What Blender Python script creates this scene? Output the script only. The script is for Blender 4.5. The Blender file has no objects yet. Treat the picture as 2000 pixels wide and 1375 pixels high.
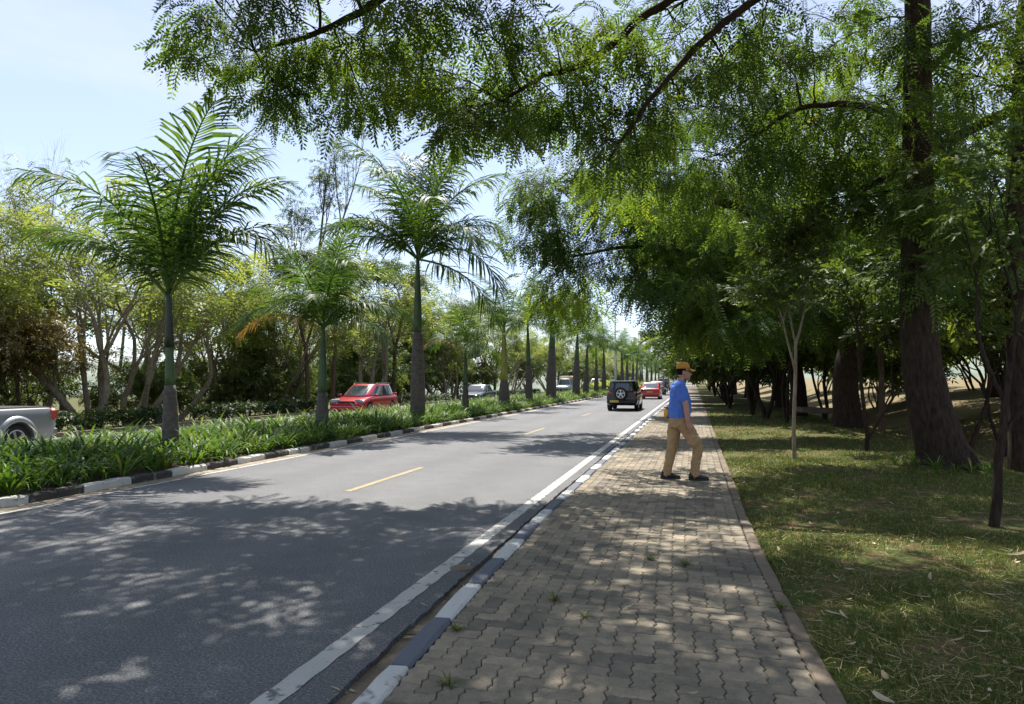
import bpy, bmesh, math, random
import numpy as np
from mathutils import Vector, Matrix, Euler

# ------------------------------------------------------------------ camera, sky, sun, exposure
scene = bpy.context.scene
col = scene.collection
R = math.radians
YAW = R(14.25)
CAM_Z = 1.6
FPX = 1400.0            # focal length in photo pixels (2000 wide)
cam_d = bpy.data.cameras.new('camera'); cam = bpy.data.objects.new('camera', cam_d); col.objects.link(cam)
cam.location = (0, 0, CAM_Z)
cam.rotation_euler = (R(90 + 2.23), 0, YAW)
cam_d.sensor_width = 36.0; cam_d.lens = 36.0 * FPX / 2000.0
cam_d.clip_start = 0.05; cam_d.clip_end = 6000
scene.camera = cam

TO_SUN = Vector((-0.20, 0.52, 1.0)).normalized()
world = bpy.data.worlds.new('World'); scene.world = world; world.use_nodes = True
wn = world.node_tree; wn.nodes.clear()
w_out = wn.nodes.new('ShaderNodeOutputWorld'); w_bg = wn.nodes.new('ShaderNodeBackground')
w_sky = wn.nodes.new('ShaderNodeTexSky'); w_sky.sky_type = 'NISHITA'; w_sky.sun_disc = False
w_sky.sun_elevation = math.asin(TO_SUN.z); w_sky.sun_rotation = math.atan2(TO_SUN.x, TO_SUN.y)
w_sky.air_density = 1.0; w_sky.dust_density = 2.0; w_sky.ozone_density = 2.0; w_sky.altitude = 1500
w_tc = wn.nodes.new('ShaderNodeTexCoord'); w_mp = wn.nodes.new('ShaderNodeMapping')
w_mp.inputs['Scale'].default_value = (1.2, 1.2, 4.0); w_mp.inputs['Location'].default_value = (.3, .1, .45)
w_nz = wn.nodes.new('ShaderNodeTexNoise'); w_nz.inputs['Scale'].default_value = 2.2; w_nz.inputs['Detail'].default_value = 7; w_nz.inputs['Roughness'].default_value = .58
w_rp = wn.nodes.new('ShaderNodeValToRGB'); w_rp.color_ramp.elements[0].position = .42; w_rp.color_ramp.elements[1].position = .78
w_rp.color_ramp.elements[0].color = (0.36, 0.36, 0.36, 1); w_rp.color_ramp.elements[1].color = (.8, .8, .8, 1)
w_mx = wn.nodes.new('ShaderNodeMix'); w_mx.data_type = 'RGBA'
w_mx.inputs[7].default_value = (4.3, 4.5, 5.5, 1)
wn.links.new(w_tc.outputs['Generated'], w_mp.inputs['Vector']); wn.links.new(w_mp.outputs[0], w_nz.inputs['Vector'])
wn.links.new(w_nz.outputs['Fac'], w_rp.inputs['Fac']); wn.links.new(w_rp.outputs['Color'], w_mx.inputs[0])
wn.links.new(w_sky.outputs[0], w_mx.inputs[6]); wn.links.new(w_mx.outputs[2], w_bg.inputs['Color'])
w_bg.inputs['Strength'].default_value = 0.066
wn.links.new(w_bg.outputs[0], w_out.inputs['Surface'])

sun_d = bpy.data.lights.new('sun', 'SUN'); sun = bpy.data.objects.new('sun', sun_d); col.objects.link(sun)
sun_d.energy = 2.65; sun_d.angle = R(0.53); sun_d.color = (1.0, 0.95, 0.87)
sun.rotation_euler = (-TO_SUN).to_track_quat('-Z', 'Y').to_euler(); sun.location = (-20, 30, 60)

scene.view_settings.view_transform = 'Standard'; scene.view_settings.look = 'None'
scene.view_settings.gamma = 1.0; scene.view_settings.use_curve_mapping = False
scene.view_settings.exposure = 1.78
scene.render.engine = 'CYCLES'
scene.cycles.use_denoising = True
scene.cycles.max_bounces = 7; scene.cycles.diffuse_bounces = 4; scene.cycles.glossy_bounces = 3
scene.cycles.transmission_bounces = 5; scene.cycles.caustics_reflective = False; scene.cycles.caustics_refractive = False
scene.cycles.sample_clamp_indirect = 6.0

# ------------------------------------------------------------------ helpers
def at(px, py, D):
    """a point of the place seen at photo pixel (px,py) at depth D metres"""
    k = (px - 1000) / FPX; c, s = math.cos(YAW), math.sin(YAW)
    X = k * D
    return np.array([X * c - D * s, X * s + D * c, CAM_Z + (742 - py) / FPX * D])

def mesh_np(name, V, F, attr=None, smooth=False):
    """V (N,3); F list of arrays each (M,3) or (M,4); attr: per-face float"""
    me = bpy.data.meshes.new(name)
    V = np.asarray(V, dtype=np.float32)
    if not isinstance(F, (list, tuple)): F = [F]
    F = [np.asarray(f, dtype=np.int32) for f in F if len(f)]
    nv = len(V); nl = sum(f.size for f in F); nf = sum(len(f) for f in F)
    me.vertices.add(nv); me.vertices.foreach_set('co', V.ravel())
    me.loops.add(nl); me.loops.foreach_set('vertex_index', np.concatenate([f.ravel() for f in F]))
    me.polygons.add(nf)
    tot = np.concatenate([np.full(len(f), f.shape[1], dtype=np.int32) for f in F])
    st = np.concatenate([[0], np.cumsum(tot)[:-1]]).astype(np.int32)
    me.polygons.foreach_set('loop_start', st); me.polygons.foreach_set('loop_total', tot)
    if smooth: me.polygons.foreach_set('use_smooth', np.ones(nf, dtype=bool))
    me.update(calc_edges=True)
    if attr is not None:
        a = me.attributes.new('v', 'FLOAT', 'FACE'); a.data.foreach_set('value', np.asarray(attr, dtype=np.float32))
    return me

class MB:
    """collects shapes into one mesh"""
    def __init__(s): s.v = []; s.f = []; s.n = 0; s.m = []
    def add(s, V, F, mi=0):
        V = [tuple(map(float, p)) for p in V]
        s.v += V; s.f += [tuple(i + s.n for i in f) for f in F]; s.m += [mi] * len(F); s.n += len(V)
    def box(s, c, d, rot=None, mi=0, bevel=0):
        hx, hy, hz = d[0] / 2, d[1] / 2, d[2] / 2
        if bevel:
            b = bevel; P = []
            for z, q in ((-hz, b), (-hz + b, 0), (hz - b, 0), (hz, b)):
                x, y = hx - q, hy - q
                P += [(-x + b, -y, z), (x - b, -y, z), (x, -y + b, z), (x, y - b, z), (x - b, y, z), (-x + b, y, z), (-x, y - b, z), (-x, -y + b, z)]
            Fs = [tuple(range(7, -1, -1)), tuple(range(24, 32))]
            for r in range(3):
                for i in range(8): Fs.append((r * 8 + i, r * 8 + (i + 1) % 8, r * 8 + 8 + (i + 1) % 8, r * 8 + 8 + i))
        else:
            P = [(x, y, z) for z in (-hz, hz) for x, y in ((-hx, -hy), (hx, -hy), (hx, hy), (-hx, hy))]
            Fs = [(3, 2, 1, 0), (4, 5, 6, 7), (0, 1, 5, 4), (1, 2, 6, 5), (2, 3, 7, 6), (3, 0, 4, 7)]
        M = rot.to_matrix() if rot is not None else Matrix.Identity(3)
        c = Vector(c)
        s.add([c + M @ Vector(p) for p in P], Fs, mi)
    def tube(s, pts, rad, ns=8, mi=0, cap=True):
        V, F = tube_np(pts, rad, ns, cap); s.add(V, [tuple(f) for f in F], mi)
    def rings(s, rings, mi=0, cap=True):
        n = len(rings[0]); V = [p for r in rings for p in r]; F = []
        for i in range(len(rings) - 1):
            for j in range(n): F.append((i * n + j, i * n + (j + 1) % n, (i + 1) * n + (j + 1) % n, (i + 1) * n + j))
        if cap: F += [tuple(range(n - 1, -1, -1)), tuple(range((len(rings) - 1) * n, len(rings) * n))]
        s.add(V, F, mi)
    def lathe(s, prof, c, axis='Y', ns=20, mi=0, cap=True):
        """prof: (along axis, radius)"""
        rr = []
        for a, r in prof:
            ring = []
            for k in range(ns):
                t = 2 * math.pi * k / ns; p, q = r * math.cos(t), r * math.sin(t)
                ring.append((c[0] + (p if axis != 'X' else a), c[1] + (a if axis == 'Y' else (p if axis == 'X' else q)), c[2] + (a if axis == 'Z' else q)))
            rr.append(ring)
        s.rings(rr, mi, cap)
    def mesh(s, name, smooth=False, recalc=True):
        me = bpy.data.meshes.new(name); me.from_pydata(s.v, [], s.f)
        if recalc:
            bm = bmesh.new(); bm.from_mesh(me); bmesh.ops.recalc_face_normals(bm, faces=bm.faces); bm.to_mesh(me); bm.free()
        if smooth:
            for p in me.polygons: p.use_smooth = True
        me.update(); return me
    def build(s, name, mat, parent=None, smooth=False, recalc=True):
        me = s.mesh(name, smooth, recalc)
        return obj(name, me, mat, parent)

def tube_np(pts, rad, ns=6, cap=False):
    pts = np.asarray(pts, float); n = len(pts)
    rad = np.asarray(rad, float) if np.ndim(rad) else np.full(n, rad)
    T = np.gradient(pts, axis=0); T /= (np.linalg.norm(T, axis=1, keepdims=True) + 1e-9)
    m = np.abs(T.mean(0)); ref = np.eye(3)[int(np.argmin(m))]
    A = np.cross(T, ref); A /= (np.linalg.norm(A, axis=1, keepdims=True) + 1e-9); B = np.cross(T, A)
    th = np.arange(ns) * 2 * math.pi / ns
    V = pts[:, None, :] + rad[:, None, None] * (A[:, None, :] * np.cos(th)[None, :, None] + B[:, None, :] * np.sin(th)[None, :, None])
    V = V.reshape(-1, 3)
    i = np.arange(n - 1)[:, None] * ns; j = np.arange(ns)[None, :]; j2 = (j + 1) % ns
    F = np.stack([i + j, i + j2, i + ns + j2, i + ns + j], -1).reshape(-1, 4)
    F = [tuple(f) for f in F]
    if cap: F += [tuple(range(ns - 1, -1, -1)), tuple(range((n - 1) * ns, n * ns))]
    return V, F

class Wood:
    """many tubes into one mesh, numpy"""
    def __init__(s): s.V = []; s.F = []; s.n = 0
    def tube(s, pts, rad, ns=5):
        V, F = tube_np(pts, rad, ns); s.V.append(V); s.F.append(np.array(F) + s.n); s.n += len(V)
    def mesh(s, name): return mesh_np(name, np.concatenate(s.V), np.concatenate(s.F), smooth=True)

def obj(name, me, mat=None, parent=None, loc=None, rot=None):
    o = bpy.data.objects.new(name, me); col.objects.link(o)
    if mat is not None and me is not None:
        mats = mat if isinstance(mat, (list, tuple)) else [mat]
        if len(me.materials) == 0:
            for m in mats: me.materials.append(m)
    if parent is not None: o.parent = parent
    if loc is not None: o.location = loc
    if rot is not None: o.rotation_euler = rot
    return o

def empty(name, loc=(0, 0, 0), rz=0, label=None, cat=None, group=None):
    o = bpy.data.objects.new(name, None); col.objects.link(o); o.location = loc; o.rotation_euler = (0, 0, rz)
    o.empty_display_size = .2
    return tag(o, label, cat, group)

def tag(o, label=None, cat=None, group=None, kind=None):
    if label: o['label'] = label
    if cat: o['category'] = cat
    if group: o['group'] = group
    if kind: o['kind'] = kind
    return o

def struct(o): o['kind'] = 'structure'; return o

def copy_tree(o, parent=None):
    c = o.copy(); col.objects.link(c); c.parent = parent
    for ch in list(o.children): copy_tree(ch, c)
    return c

# ------------------------------------------------------------------ materials
def new_mat(name):
    m = bpy.data.materials.new(name); m.use_nodes = True
    nt = m.node_tree; b = nt.nodes.get('Principled BSDF'); return m, nt, b

def N(nt, typ, **kw):
    n = nt.nodes.new(typ)
    for k, v in kw.items():
        if k.startswith('_'): setattr(n, k[1:], v)
        else: n.inputs[k.replace('__', ' ')].default_value = v
    return n

def ramp(nt, fac, stops):
    r = nt.nodes.new('ShaderNodeValToRGB'); e = r.color_ramp.elements
    while len(e) < len(stops): e.new(.5)
    for i, (p, c) in enumerate(stops): e[i].position = p; e[i].color = (*c, 1)
    nt.links.new(fac, r.inputs['Fac']); return r.outputs['Color']

def mixc(nt, fac, a, b, mode='MIX'):
    m = nt.nodes.new('ShaderNodeMix'); m.data_type = 'RGBA'; m.blend_type = mode
    for i, x in ((0, fac), (6, a), (7, b)):
        if hasattr(x, 'links') or isinstance(x, bpy.types.NodeSocket): nt.links.new(x, m.inputs[i])
        else: m.inputs[i].default_value = x if i == 0 else (*x, 1)
    return m.outputs[2]

def noise(nt, vec, scale, detail=4, rough=.55):
    n = nt.nodes.new('ShaderNodeTexNoise'); n.inputs['Scale'].default_value = scale; n.inputs['Detail'].default_value = detail; n.inputs['Roughness'].default_value = rough
    nt.links.new(vec, n.inputs['Vector']); return n.outputs['Fac']

def bump(nt, b, h, strength=.3, dist=.01):
    n = nt.nodes.new('ShaderNodeBump'); n.inputs['Strength'].default_value = strength; n.inputs['Distance'].default_value = dist
    nt.links.new(h, n.inputs['Height']); nt.links.new(n.outputs[0], b.inputs['Normal'])

def vec_obj(nt, kind='Object'):
    return nt.nodes.new('ShaderNodeTexCoord').outputs[kind]
def vec_world(nt):
    return nt.nodes.new('ShaderNodeNewGeometry').outputs['Position']

def mat_plain(name, c, rough=.6, metal=0., spec=.5, coat=0., var=.0, scale=8, bmp=0, bscale=60, bdist=.003):
    m, nt, b = new_mat(name)
    b.inputs['Roughness'].default_value = rough; b.inputs['Metallic'].default_value = metal
    b.inputs['Specular IOR Level'].default_value = spec; b.inputs['Coat Weight'].default_value = coat
    b.inputs['Base Color'].default_value = (*c, 1)
    v = vec_obj(nt)
    if var:
        f = noise(nt, v, scale, 5)
        nt.links.new(ramp(nt, f, [(.3, tuple(x * (1 - var) for x in c)), (.7, tuple(min(1, x * (1 + var)) for x in c))]), b.inputs['Base Color'])
    if bmp: bump(nt, b, noise(nt, v, bscale, 4), bmp, bdist)
    return m

LEAF_GAIN = 1.5
def mat_leaf(name, stops, trans=.35, rough=.45, spec=.35, tint=(1.25, 1.2, .45), hue_obj=0.0):
    m, nt, b = new_mat(name)
    at_ = N(nt, 'ShaderNodeAttribute', _attribute_name='v')
    fac = at_.outputs['Fac']
    if hue_obj:
        oi = nt.nodes.new('ShaderNodeObjectInfo'); mm = N(nt, 'ShaderNodeMath', _operation='MULTIPLY_ADD'); mm.inputs[1].default_value = hue_obj; 
        nt.links.new(oi.outputs['Random'], mm.inputs[0]); nt.links.new(fac, mm.inputs[2])
        m2 = N(nt, 'ShaderNodeMath', _operation='SUBTRACT'); m2.inputs[1].default_value = hue_obj * .5; nt.links.new(mm.outputs[0], m2.inputs[0]); fac = m2.outputs[0]
    stops = [(p, tuple(min(.6, x * LEAF_GAIN) for x in c_)) for p, c_ in stops]
    c = ramp(nt, fac, stops)
    nt.links.new(c, b.inputs['Base Color']); b.inputs['Roughness'].default_value = rough; b.inputs['Specular IOR Level'].default_value = spec
    t = nt.nodes.new('ShaderNodeBsdfTranslucent')
    nt.links.new(mixc(nt, 1.0, c, tint, 'MULTIPLY'), t.inputs['Color'])
    mx = nt.nodes.new('ShaderNodeMixShader'); mx.inputs[0].default_value = trans
    nt.links.new(b.outputs[0], mx.inputs[1]); nt.links.new(t.outputs[0], mx.inputs[2])
    nt.links.new(mx.outputs[0], nt.nodes['Material Output'].inputs['Surface'])
    return m

def mat_asphalt():
    m, nt, b = new_mat('asphalt'); v = vec_world(nt)
    f1 = noise(nt, v, 62, 4, .85); f2 = noise(nt, v, .35, 5); f3 = noise(nt, v, 3.0, 5)
    c = ramp(nt, f1, [(.32, (.042, .043, .046)), (.5, (.125, .126, .129)), (.68, (.35, .35, .35))])
    c = mixc(nt, .55, c, ramp(nt, f2, [(.3, (.72, .72, .74)), (.7, (1.1, 1.09, 1.07))]), 'MULTIPLY')
    c = mixc(nt, .35, c, ramp(nt, f3, [(.35, (.75, .75, .75)), (.65, (1.1, 1.1, 1.1))]), 'MULTIPLY')
    # wheel-polished and oil-darkened strips along the lanes
    sx = N(nt, 'ShaderNodeSeparateXYZ'); nt.links.new(v, sx.inputs[0])
    w = N(nt, 'ShaderNodeMath', _operation='MULTIPLY'); w.inputs[1].default_value = 2 * math.pi / 1.5; nt.links.new(sx.outputs['X'], w.inputs[0])
    s = N(nt, 'ShaderNodeMath', _operation='SINE'); nt.links.new(w.outputs[0], s.inputs[0])
    r = N(nt, 'ShaderNodeMapRange'); r.inputs[1].default_value = -1; r.inputs[2].default_value = 1; r.inputs[3].default_value = .93; r.inputs[4].default_value = 1.05; nt.links.new(s.outputs[0], r.inputs[0])
    c = mixc(nt, 1.0, c, r.outputs[0], 'MULTIPLY')
    nt.links.new(c, b.inputs['Base Color']); b.inputs['Roughness'].default_value = .78; b.inputs['Specular IOR Level'].default_value = .35
    bump(nt, b, noise(nt, v, 140, 2), .55, .006)
    return m

def mat_paint(name, c, under=(.12, .12, .125), wear=.55, scale=9, dirt=(.25, .22, .18)):
    m, nt, b = new_mat(name); v = vec_world(nt)
    f = noise(nt, v, scale, 7, .68); f2 = noise(nt, v, 1.6, 4); f3 = noise(nt, v, 60, 3, .7)
    base = mixc(nt, .5, c, ramp(nt, f2, [(.3, tuple(x * .7 for x in c)), (.7, c)]))
    msk = ramp(nt, f, [(wear, (0, 0, 0)), (wear + .08, (1, 1, 1))])
    c2 = mixc(nt, msk, base, under)
    c2 = mixc(nt, ramp(nt, f3, [(.55, (0, 0, 0)), (.8, (.5, .5, .5))]), c2, dirt)
    nt.links.new(c2, b.inputs['Base Color']); b.inputs['Roughness'].default_value = .7; b.inputs['Specular IOR Level'].default_value = .3
    bump(nt, b, noise(nt, v, 120, 2), .3, .003)
    return m

def mat_concrete(name, a, bcol, scale=5, dirt=(.1, .085, .06), rough=.88):
    m, nt, b = new_mat(name); v = vec_world(nt)
    f = noise(nt, v, scale, 6, .6); f2 = noise(nt, v, 70, 3, .6); f3 = noise(nt, v, 1.1, 4)
    c = ramp(nt, f, [(.3, a), (.7, bcol)])
    c = mixc(nt, .5, c, ramp(nt, f2, [(.3, (.6, .6, .6)), (.7, (1.15, 1.15, 1.15))]), 'MULTIPLY')
    c = mixc(nt, ramp(nt, f3, [(.5, (0, 0, 0)), (.75, (.55, .55, .55))]), c, dirt)
    nt.links.new(c, b.inputs['Base Color']); b.inputs['Roughness'].default_value = rough; b.inputs['Specular IOR Level'].default_value = .2
    bump(nt, b, f2, .5, .004)
    return m

def mat_paver():
    m, nt, b = new_mat('paver_concrete'); v = vec_world(nt)
    oi = nt.nodes.new('ShaderNodeObjectInfo'); at_ = N(nt, 'ShaderNodeAttribute', _attribute_name='v')
    ad = N(nt, 'ShaderNodeMath', _operation='ADD'); nt.links.new(oi.outputs['Random'], ad.inputs[0]); nt.links.new(at_.outputs['Fac'], ad.inputs[1])
    fr = N(nt, 'ShaderNodeMath', _operation='FRACT'); nt.links.new(ad.outputs[0], fr.inputs[0])
    c = ramp(nt, fr.outputs[0], [(0, (.16, .142, .115)), (.14, (.235, .203, .156)), (.5, (.29, .248, .186)), (.85, (.335, .283, .208)), (1, (.385, .32, .233))])
    f2 = noise(nt, v, 85, 4, .7); f3 = noise(nt, v, 1.3, 5); f4 = noise(nt, v, 14, 5)
    c = mixc(nt, .7, c, ramp(nt, f2, [(.28, (.62, .62, .62)), (.7, (1.22, 1.21, 1.19))]), 'MULTIPLY')
    c = mixc(nt, .75, c, ramp(nt, f4, [(.3, (.66, .67, .68)), (.68, (1.12, 1.1, 1.08))]), 'MULTIPLY')
    c = mixc(nt, ramp(nt, f3, [(.46, (0, 0, 0)), (.72, (.6, .6, .6))]), c, (.085, .082, .07))
    nt.links.new(c, b.inputs['Base Color']); b.inputs['Roughness'].default_value = .85; b.inputs['Specular IOR Level'].default_value = .25
    bump(nt, b, f2, .55, .005)
    return m

def mat_ground():
    m, nt, b = new_mat('grassy_soil'); v = vec_world(nt)
    f1 = noise(nt, v, .6, 6, .62); f2 = noise(nt, v, 4, 6, .7); f3 = noise(nt, v, 45, 4, .7)
    soil = ramp(nt, f3, [(.3, (.10, .06, .034)), (.7, (.25, .16, .095))])
    grass = ramp(nt, f3, [(.3, (.035, .055, .014)), (.7, (.10, .125, .035))])
    dry = ramp(nt, f3, [(.3, (.15, .12, .065)), (.7, (.29, .235, .135))])
    sx = N(nt, 'ShaderNodeSeparateXYZ'); nt.links.new(v, sx.inputs[0])
    # the far field beyond the ditch is dry straw, the lawn beside the path green
    mr = N(nt, 'ShaderNodeMapRange', _interpolation_type='SMOOTHSTEP'); mr.inputs[1].default_value = 5.0; mr.inputs[2].default_value = 8.5; nt.links.new(sx.outputs['X'], mr.inputs[0])
    a1 = N(nt, 'ShaderNodeMath', _operation='ADD', ); nt.links.new(mr.outputs[0], a1.inputs[0])
    q = N(nt, 'ShaderNodeMapRange'); q.inputs[1].default_value = .3; q.inputs[2].default_value = .7; q.inputs[3].default_value = -.3; q.inputs[4].default_value = .3; nt.links.new(f1, q.inputs[0]); nt.links.new(q.outputs[0], a1.inputs[1]); a1.use_clamp = True
    c = mixc(nt, ramp(nt, f2, [(.47, (0, 0, 0)), (.62, (1, 1, 1))]), grass, soil)
    c = mixc(nt, a1.outputs[0], c, dry)
    nt.links.new(c, b.inputs['Base Color']); b.inputs['Roughness'].default_value = .95; b.inputs['Specular IOR Level'].default_value = .1
    bump(nt, b, f3, .7, .03)
    return m

def mat_soil():
    m, nt, b = new_mat('bed_soil'); v = vec_world(nt)
    f = noise(nt, v, 30, 5, .7); f2 = noise(nt, v, 3, 5)
    c = ramp(nt, f, [(.3, (.03, .02, .013)), (.7, (.12, .08, .05))])
    c = mixc(nt, ramp(nt, f2, [(.5, (0, 0, 0)), (.7, (.6, .6, .6))]), c, (.16, .1, .06))
    nt.links.new(c, b.inputs['Base Color']); b.inputs['Roughness'].default_value = .95
    bump(nt, b, f, .9, .03); return m

def mat_bark(name, dark, light, sc=(14, 14, 3.2), strength=.8, lichen=None):
    m, nt, b = new_mat(name); v = vec_obj(nt)
    mp = nt.nodes.new('ShaderNodeMapping'); mp.inputs['Scale'].default_value = sc; nt.links.new(v, mp.inputs['Vector'])
    f = noise(nt, mp.outputs[0], 1.6, 6, .65); f2 = noise(nt, v, 1.7, 4)
    c = ramp(nt, f, [(.32, dark), (.68, light)])
    if lichen: c = mixc(nt, ramp(nt, f2, [(.52, (0, 0, 0)), (.66, (.7, .7, .7))]), c, lichen)
    nt.links.new(c, b.inputs['Base Color']); b.inputs['Roughness'].default_value = .9; b.inputs['Specular IOR Level'].default_value = .15
    bump(nt, b, f, strength, .03); return m

def mat_palm_trunk(name, dark, light):
    m, nt, b = new_mat(name); v = vec_obj(nt)
    sx = N(nt, 'ShaderNodeSeparateXYZ'); nt.links.new(v, sx.inputs[0])
    f = noise(nt, v, 9, 5); f2 = noise(nt, v, 40, 4)
    a = N(nt, 'ShaderNodeMath', _operation='MULTIPLY_ADD'); a.inputs[1].default_value = 9.5; nt.links.new(sx.outputs['Z'], a.inputs[0]); nt.links.new(f, a.inputs[2])
    fr = N(nt, 'ShaderNodeMath', _operation='FRACT'); nt.links.new(a.outputs[0], fr.inputs[0])
    c = ramp(nt, f, [(.3, dark), (.7, light)])
    c = mixc(nt, ramp(nt, fr.outputs[0], [(0, (.5, .5, .5)), (.09, (0, 0, 0)), (1, (0, 0, 0))]), c, tuple(min(1, x * 1.7) for x in light))
    c = mixc(nt, .6, c, ramp(nt, f2, [(.3, (.65, .65, .65)), (.7, (1.15, 1.15, 1.15))]), 'MULTIPLY')
    nt.links.new(c, b.inputs['Base Color']); b.inputs['Roughness'].default_value = .85
    bump(nt, b, fr.outputs[0], .3, .01); return m

M = {}
M['asphalt'] = mat_asphalt()
M['white_line'] = mat_paint('white_line', (.50, .49, .455), wear=.545, scale=8)
M['yellow_line'] = mat_paint('yellow_line', (.36, .285, .16), wear=.57, scale=14)
M['kerb_white'] = mat_paint('kerb_white', (.60, .60, .575), under=(.27, .25, .22), wear=.56, scale=7, dirt=(.32, .28, .22))
M['kerb_black'] = mat_paint('kerb_black', (.06, .058, .058), under=(.24, .22, .19), wear=.55, scale=7, dirt=(.14, .12, .09))
M['kerb_slate'] = mat_paint('kerb_slate', (.13, .14, .17), under=(.2, .185, .16), wear=.64, scale=7, dirt=(.2, .19, .17))
M['gutter'] = mat_concrete('gutter_concrete', (.17, .135, .1), (.27, .22, .165))
M['dust'] = mat_concrete('dusty_concrete', (.26, .21, .155), (.4, .33, .25))
M['edging'] = mat_concrete('edging_concrete', (.17, .135, .1), (.26, .21, .155))
M['joint'] = mat_concrete('joint_sand', (.022, .018, .013), (.05, .04, .028))
M['paver'] = mat_paver()
M['ground'] = mat_ground()
M['soil'] = mat_soil()
M['bark_dark'] = mat_bark('bark_dark', (.016, .0115, .009), (.06, .043, .031))
M['bark_grey'] = mat_bark('bark_grey', (.12, .095, .07), (.34, .28, .21), lichen=(.3, .28, .22))
M['bark_brown'] = mat_bark('bark_brown', (.075, .05, .034), (.2, .14, .095))
M['twig'] = mat_plain('twig', (.075, .055, .038), .85, var=.3)
M['palm_trunk'] = mat_palm_trunk('palm_trunk', (.06, .05, .045), (.135, .112, .098))
M['palm_shaft'] = mat_plain('palm_shaft', (.045, .085, .026), .5, var=.35, scale=3)
M['palm_shaft_dark'] = mat_plain('palm_shaft_dark', (.02, .03, .012), .5, var=.5, scale=3)
M['palm_shaft_yellow'] = mat_plain('palm_shaft_yellow', (.22, .22, .04), .45, var=.35, scale=3)
M['rachis'] = mat_plain('rachis', (.13, .2, .05), .5, var=.2)
M['feather'] = mat_leaf('feather_leaf', [(0, (.036, .066, .022)), (.4, (.07, .108, .033)), (.75, (.115, .16, .037)), (1, (.2, .235, .045))], trans=.55, spec=.12, rough=.6, tint=(1.3, 1.35, .42))
M['broad'] = mat_leaf('broad_leaf', [(0, (.032, .054, .018)), (.6, (.066, .1, .03)), (1, (.13, .165, .036))], trans=.45, rough=.5, spec=.22)
M['airy'] = mat_leaf('airy_leaf', [(0, (.07, .095, .032)), (.5, (.125, .16, .055)), (.85, (.175, .21, .07)), (1, (.22, .245, .09))], trans=.58, spec=.2, tint=(1.3, 1.25, .55), hue_obj=.25)
M['dull'] = mat_leaf('dull_leaf', [(0, (.04, .065, .024)), (.6, (.08, .115, .04)), (1, (.14, .17, .06))], trans=.4, spec=.25, hue_obj=.3)
M['drytree'] = mat_leaf('dry_tree_leaf', [(0, (.10, .07, .035)), (.5, (.15, .12, .05)), (1, (.14, .15, .05))], trans=.35)
M['palm_leaf'] = mat_leaf('palm_leaf', [(0, (.026, .056, .016)), (.55, (.055, .105, .024)), (1, (.125, .18, .036))], trans=.42, rough=.5, spec=.3, hue_obj=.4)
M['palm_dead'] = mat_leaf('palm_dead_leaf', [(0, (.16, .085, .035)), (1, (.32, .18, .07))], trans=.3)
M['strap'] = mat_leaf('strap_leaf', [(0, (.03, .062, .014)), (.5, (.06, .115, .022)), (.85, (.115, .17, .032)), (1, (.22, .22, .06))], trans=.38, rough=.5, spec=.22, tint=(1.2, 1.2, .4), hue_obj=.5)
M['grass'] = mat_leaf('grass_blade', [(0, (.05, .075, .02)), (.4, (.095, .118, .03)), (.7, (.19, .175, .065)), (1, (.38, .3, .17))], trans=.3, spec=.2)
M['dry_leaf'] = mat_leaf('dry_leaf', [(0, (.14, .095, .055)), (.6, (.26, .2, .13)), (1, (.4, .34, .25))], trans=.1)
M['hedge'] = mat_leaf('hedge_leaf', [(0, (.014, .03, .01)), (1, (.05, .085, .022))], trans=.25)
M['black'] = mat_plain('black_plastic', (.012, .012, .013), .5)
M['tyre'] = mat_plain('tyre_rubber', (.018, .018, .018), .8)
M['rim'] = mat_plain('alloy', (.55, .55, .56), .3, metal=.9)
M['glass'] = mat_plain('car_glass', (.035, .045, .05), .04, spec=.9, coat=.4)
M['chrome'] = mat_plain('chrome', (.6, .6, .6), .15, metal=1)
M['lamp_clear'] = mat_plain('headlamp', (.3, .31, .33), .1, spec=.8, coat=1)
M['lamp_red'] = mat_plain('tail_lamp', (.42, .012, .015), .15, spec=.8, coat=.8)
M['plate_yellow'] = mat_plain('plate_yellow', (.62, .45, .12), .5, var=.15, scale=20)
M['plate_white'] = mat_plain('plate_white', (.6, .6, .58), .5)
M['pole'] = mat_plain('galvanised', (.66, .67, .68), .5, metal=.1, var=.1)
M['canvas'] = mat_plain('canvas', (.42, .34, .24), .9, var=.15)
def paint(name, c, metal=.0, rough=.28): return mat_plain(name, c, rough, metal=metal, spec=.5, coat=.8)
M['red'] = paint('red_paint', (.42, .012, .025)); M['silver'] = paint('silver_paint', (.34, .345, .35), .55, .38)
M['blackp'] = paint('black_paint', (.012, .012, .014)); M['navy'] = paint('dark_blue_paint', (.03, .035, .045))
M['whitep'] = paint('white_paint', (.72, .72, .72)); M['redc'] = paint('orange_red_paint', (.5, .02, .02))
M['greyp'] = paint('grey_paint', (.06, .065, .075)); M['steel'] = paint('pale_steel_paint', (.3, .34, .37), .2)
M['skin'] = mat_plain('skin', (.42, .22, .15), .5, var=.12); M['hair'] = mat_plain('hair', (.010, .007, .006), .9, spec=.1)
M['shirt'] = mat_plain('blue_cotton', (.075, .17, .56), .85, var=.1, scale=6, bmp=.35, bscale=14, bdist=.02)
M['trouser'] = mat_plain('khaki_cotton', (.36, .235, .115), .9, var=.15, scale=7, bmp=.5, bscale=16, bdist=.025)
M['cap'] = mat_plain('mustard_cotton', (.46, .235, .035), .85, var=.12); M['shoe'] = mat_plain('shoe', (.012, .012, .012), .6)
M['sole'] = mat_plain('sole', (.03, .03, .032), .8); M['bag'] = mat_plain('yellow_nylon', (.62, .33, .03), .6, var=.2)

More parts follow.
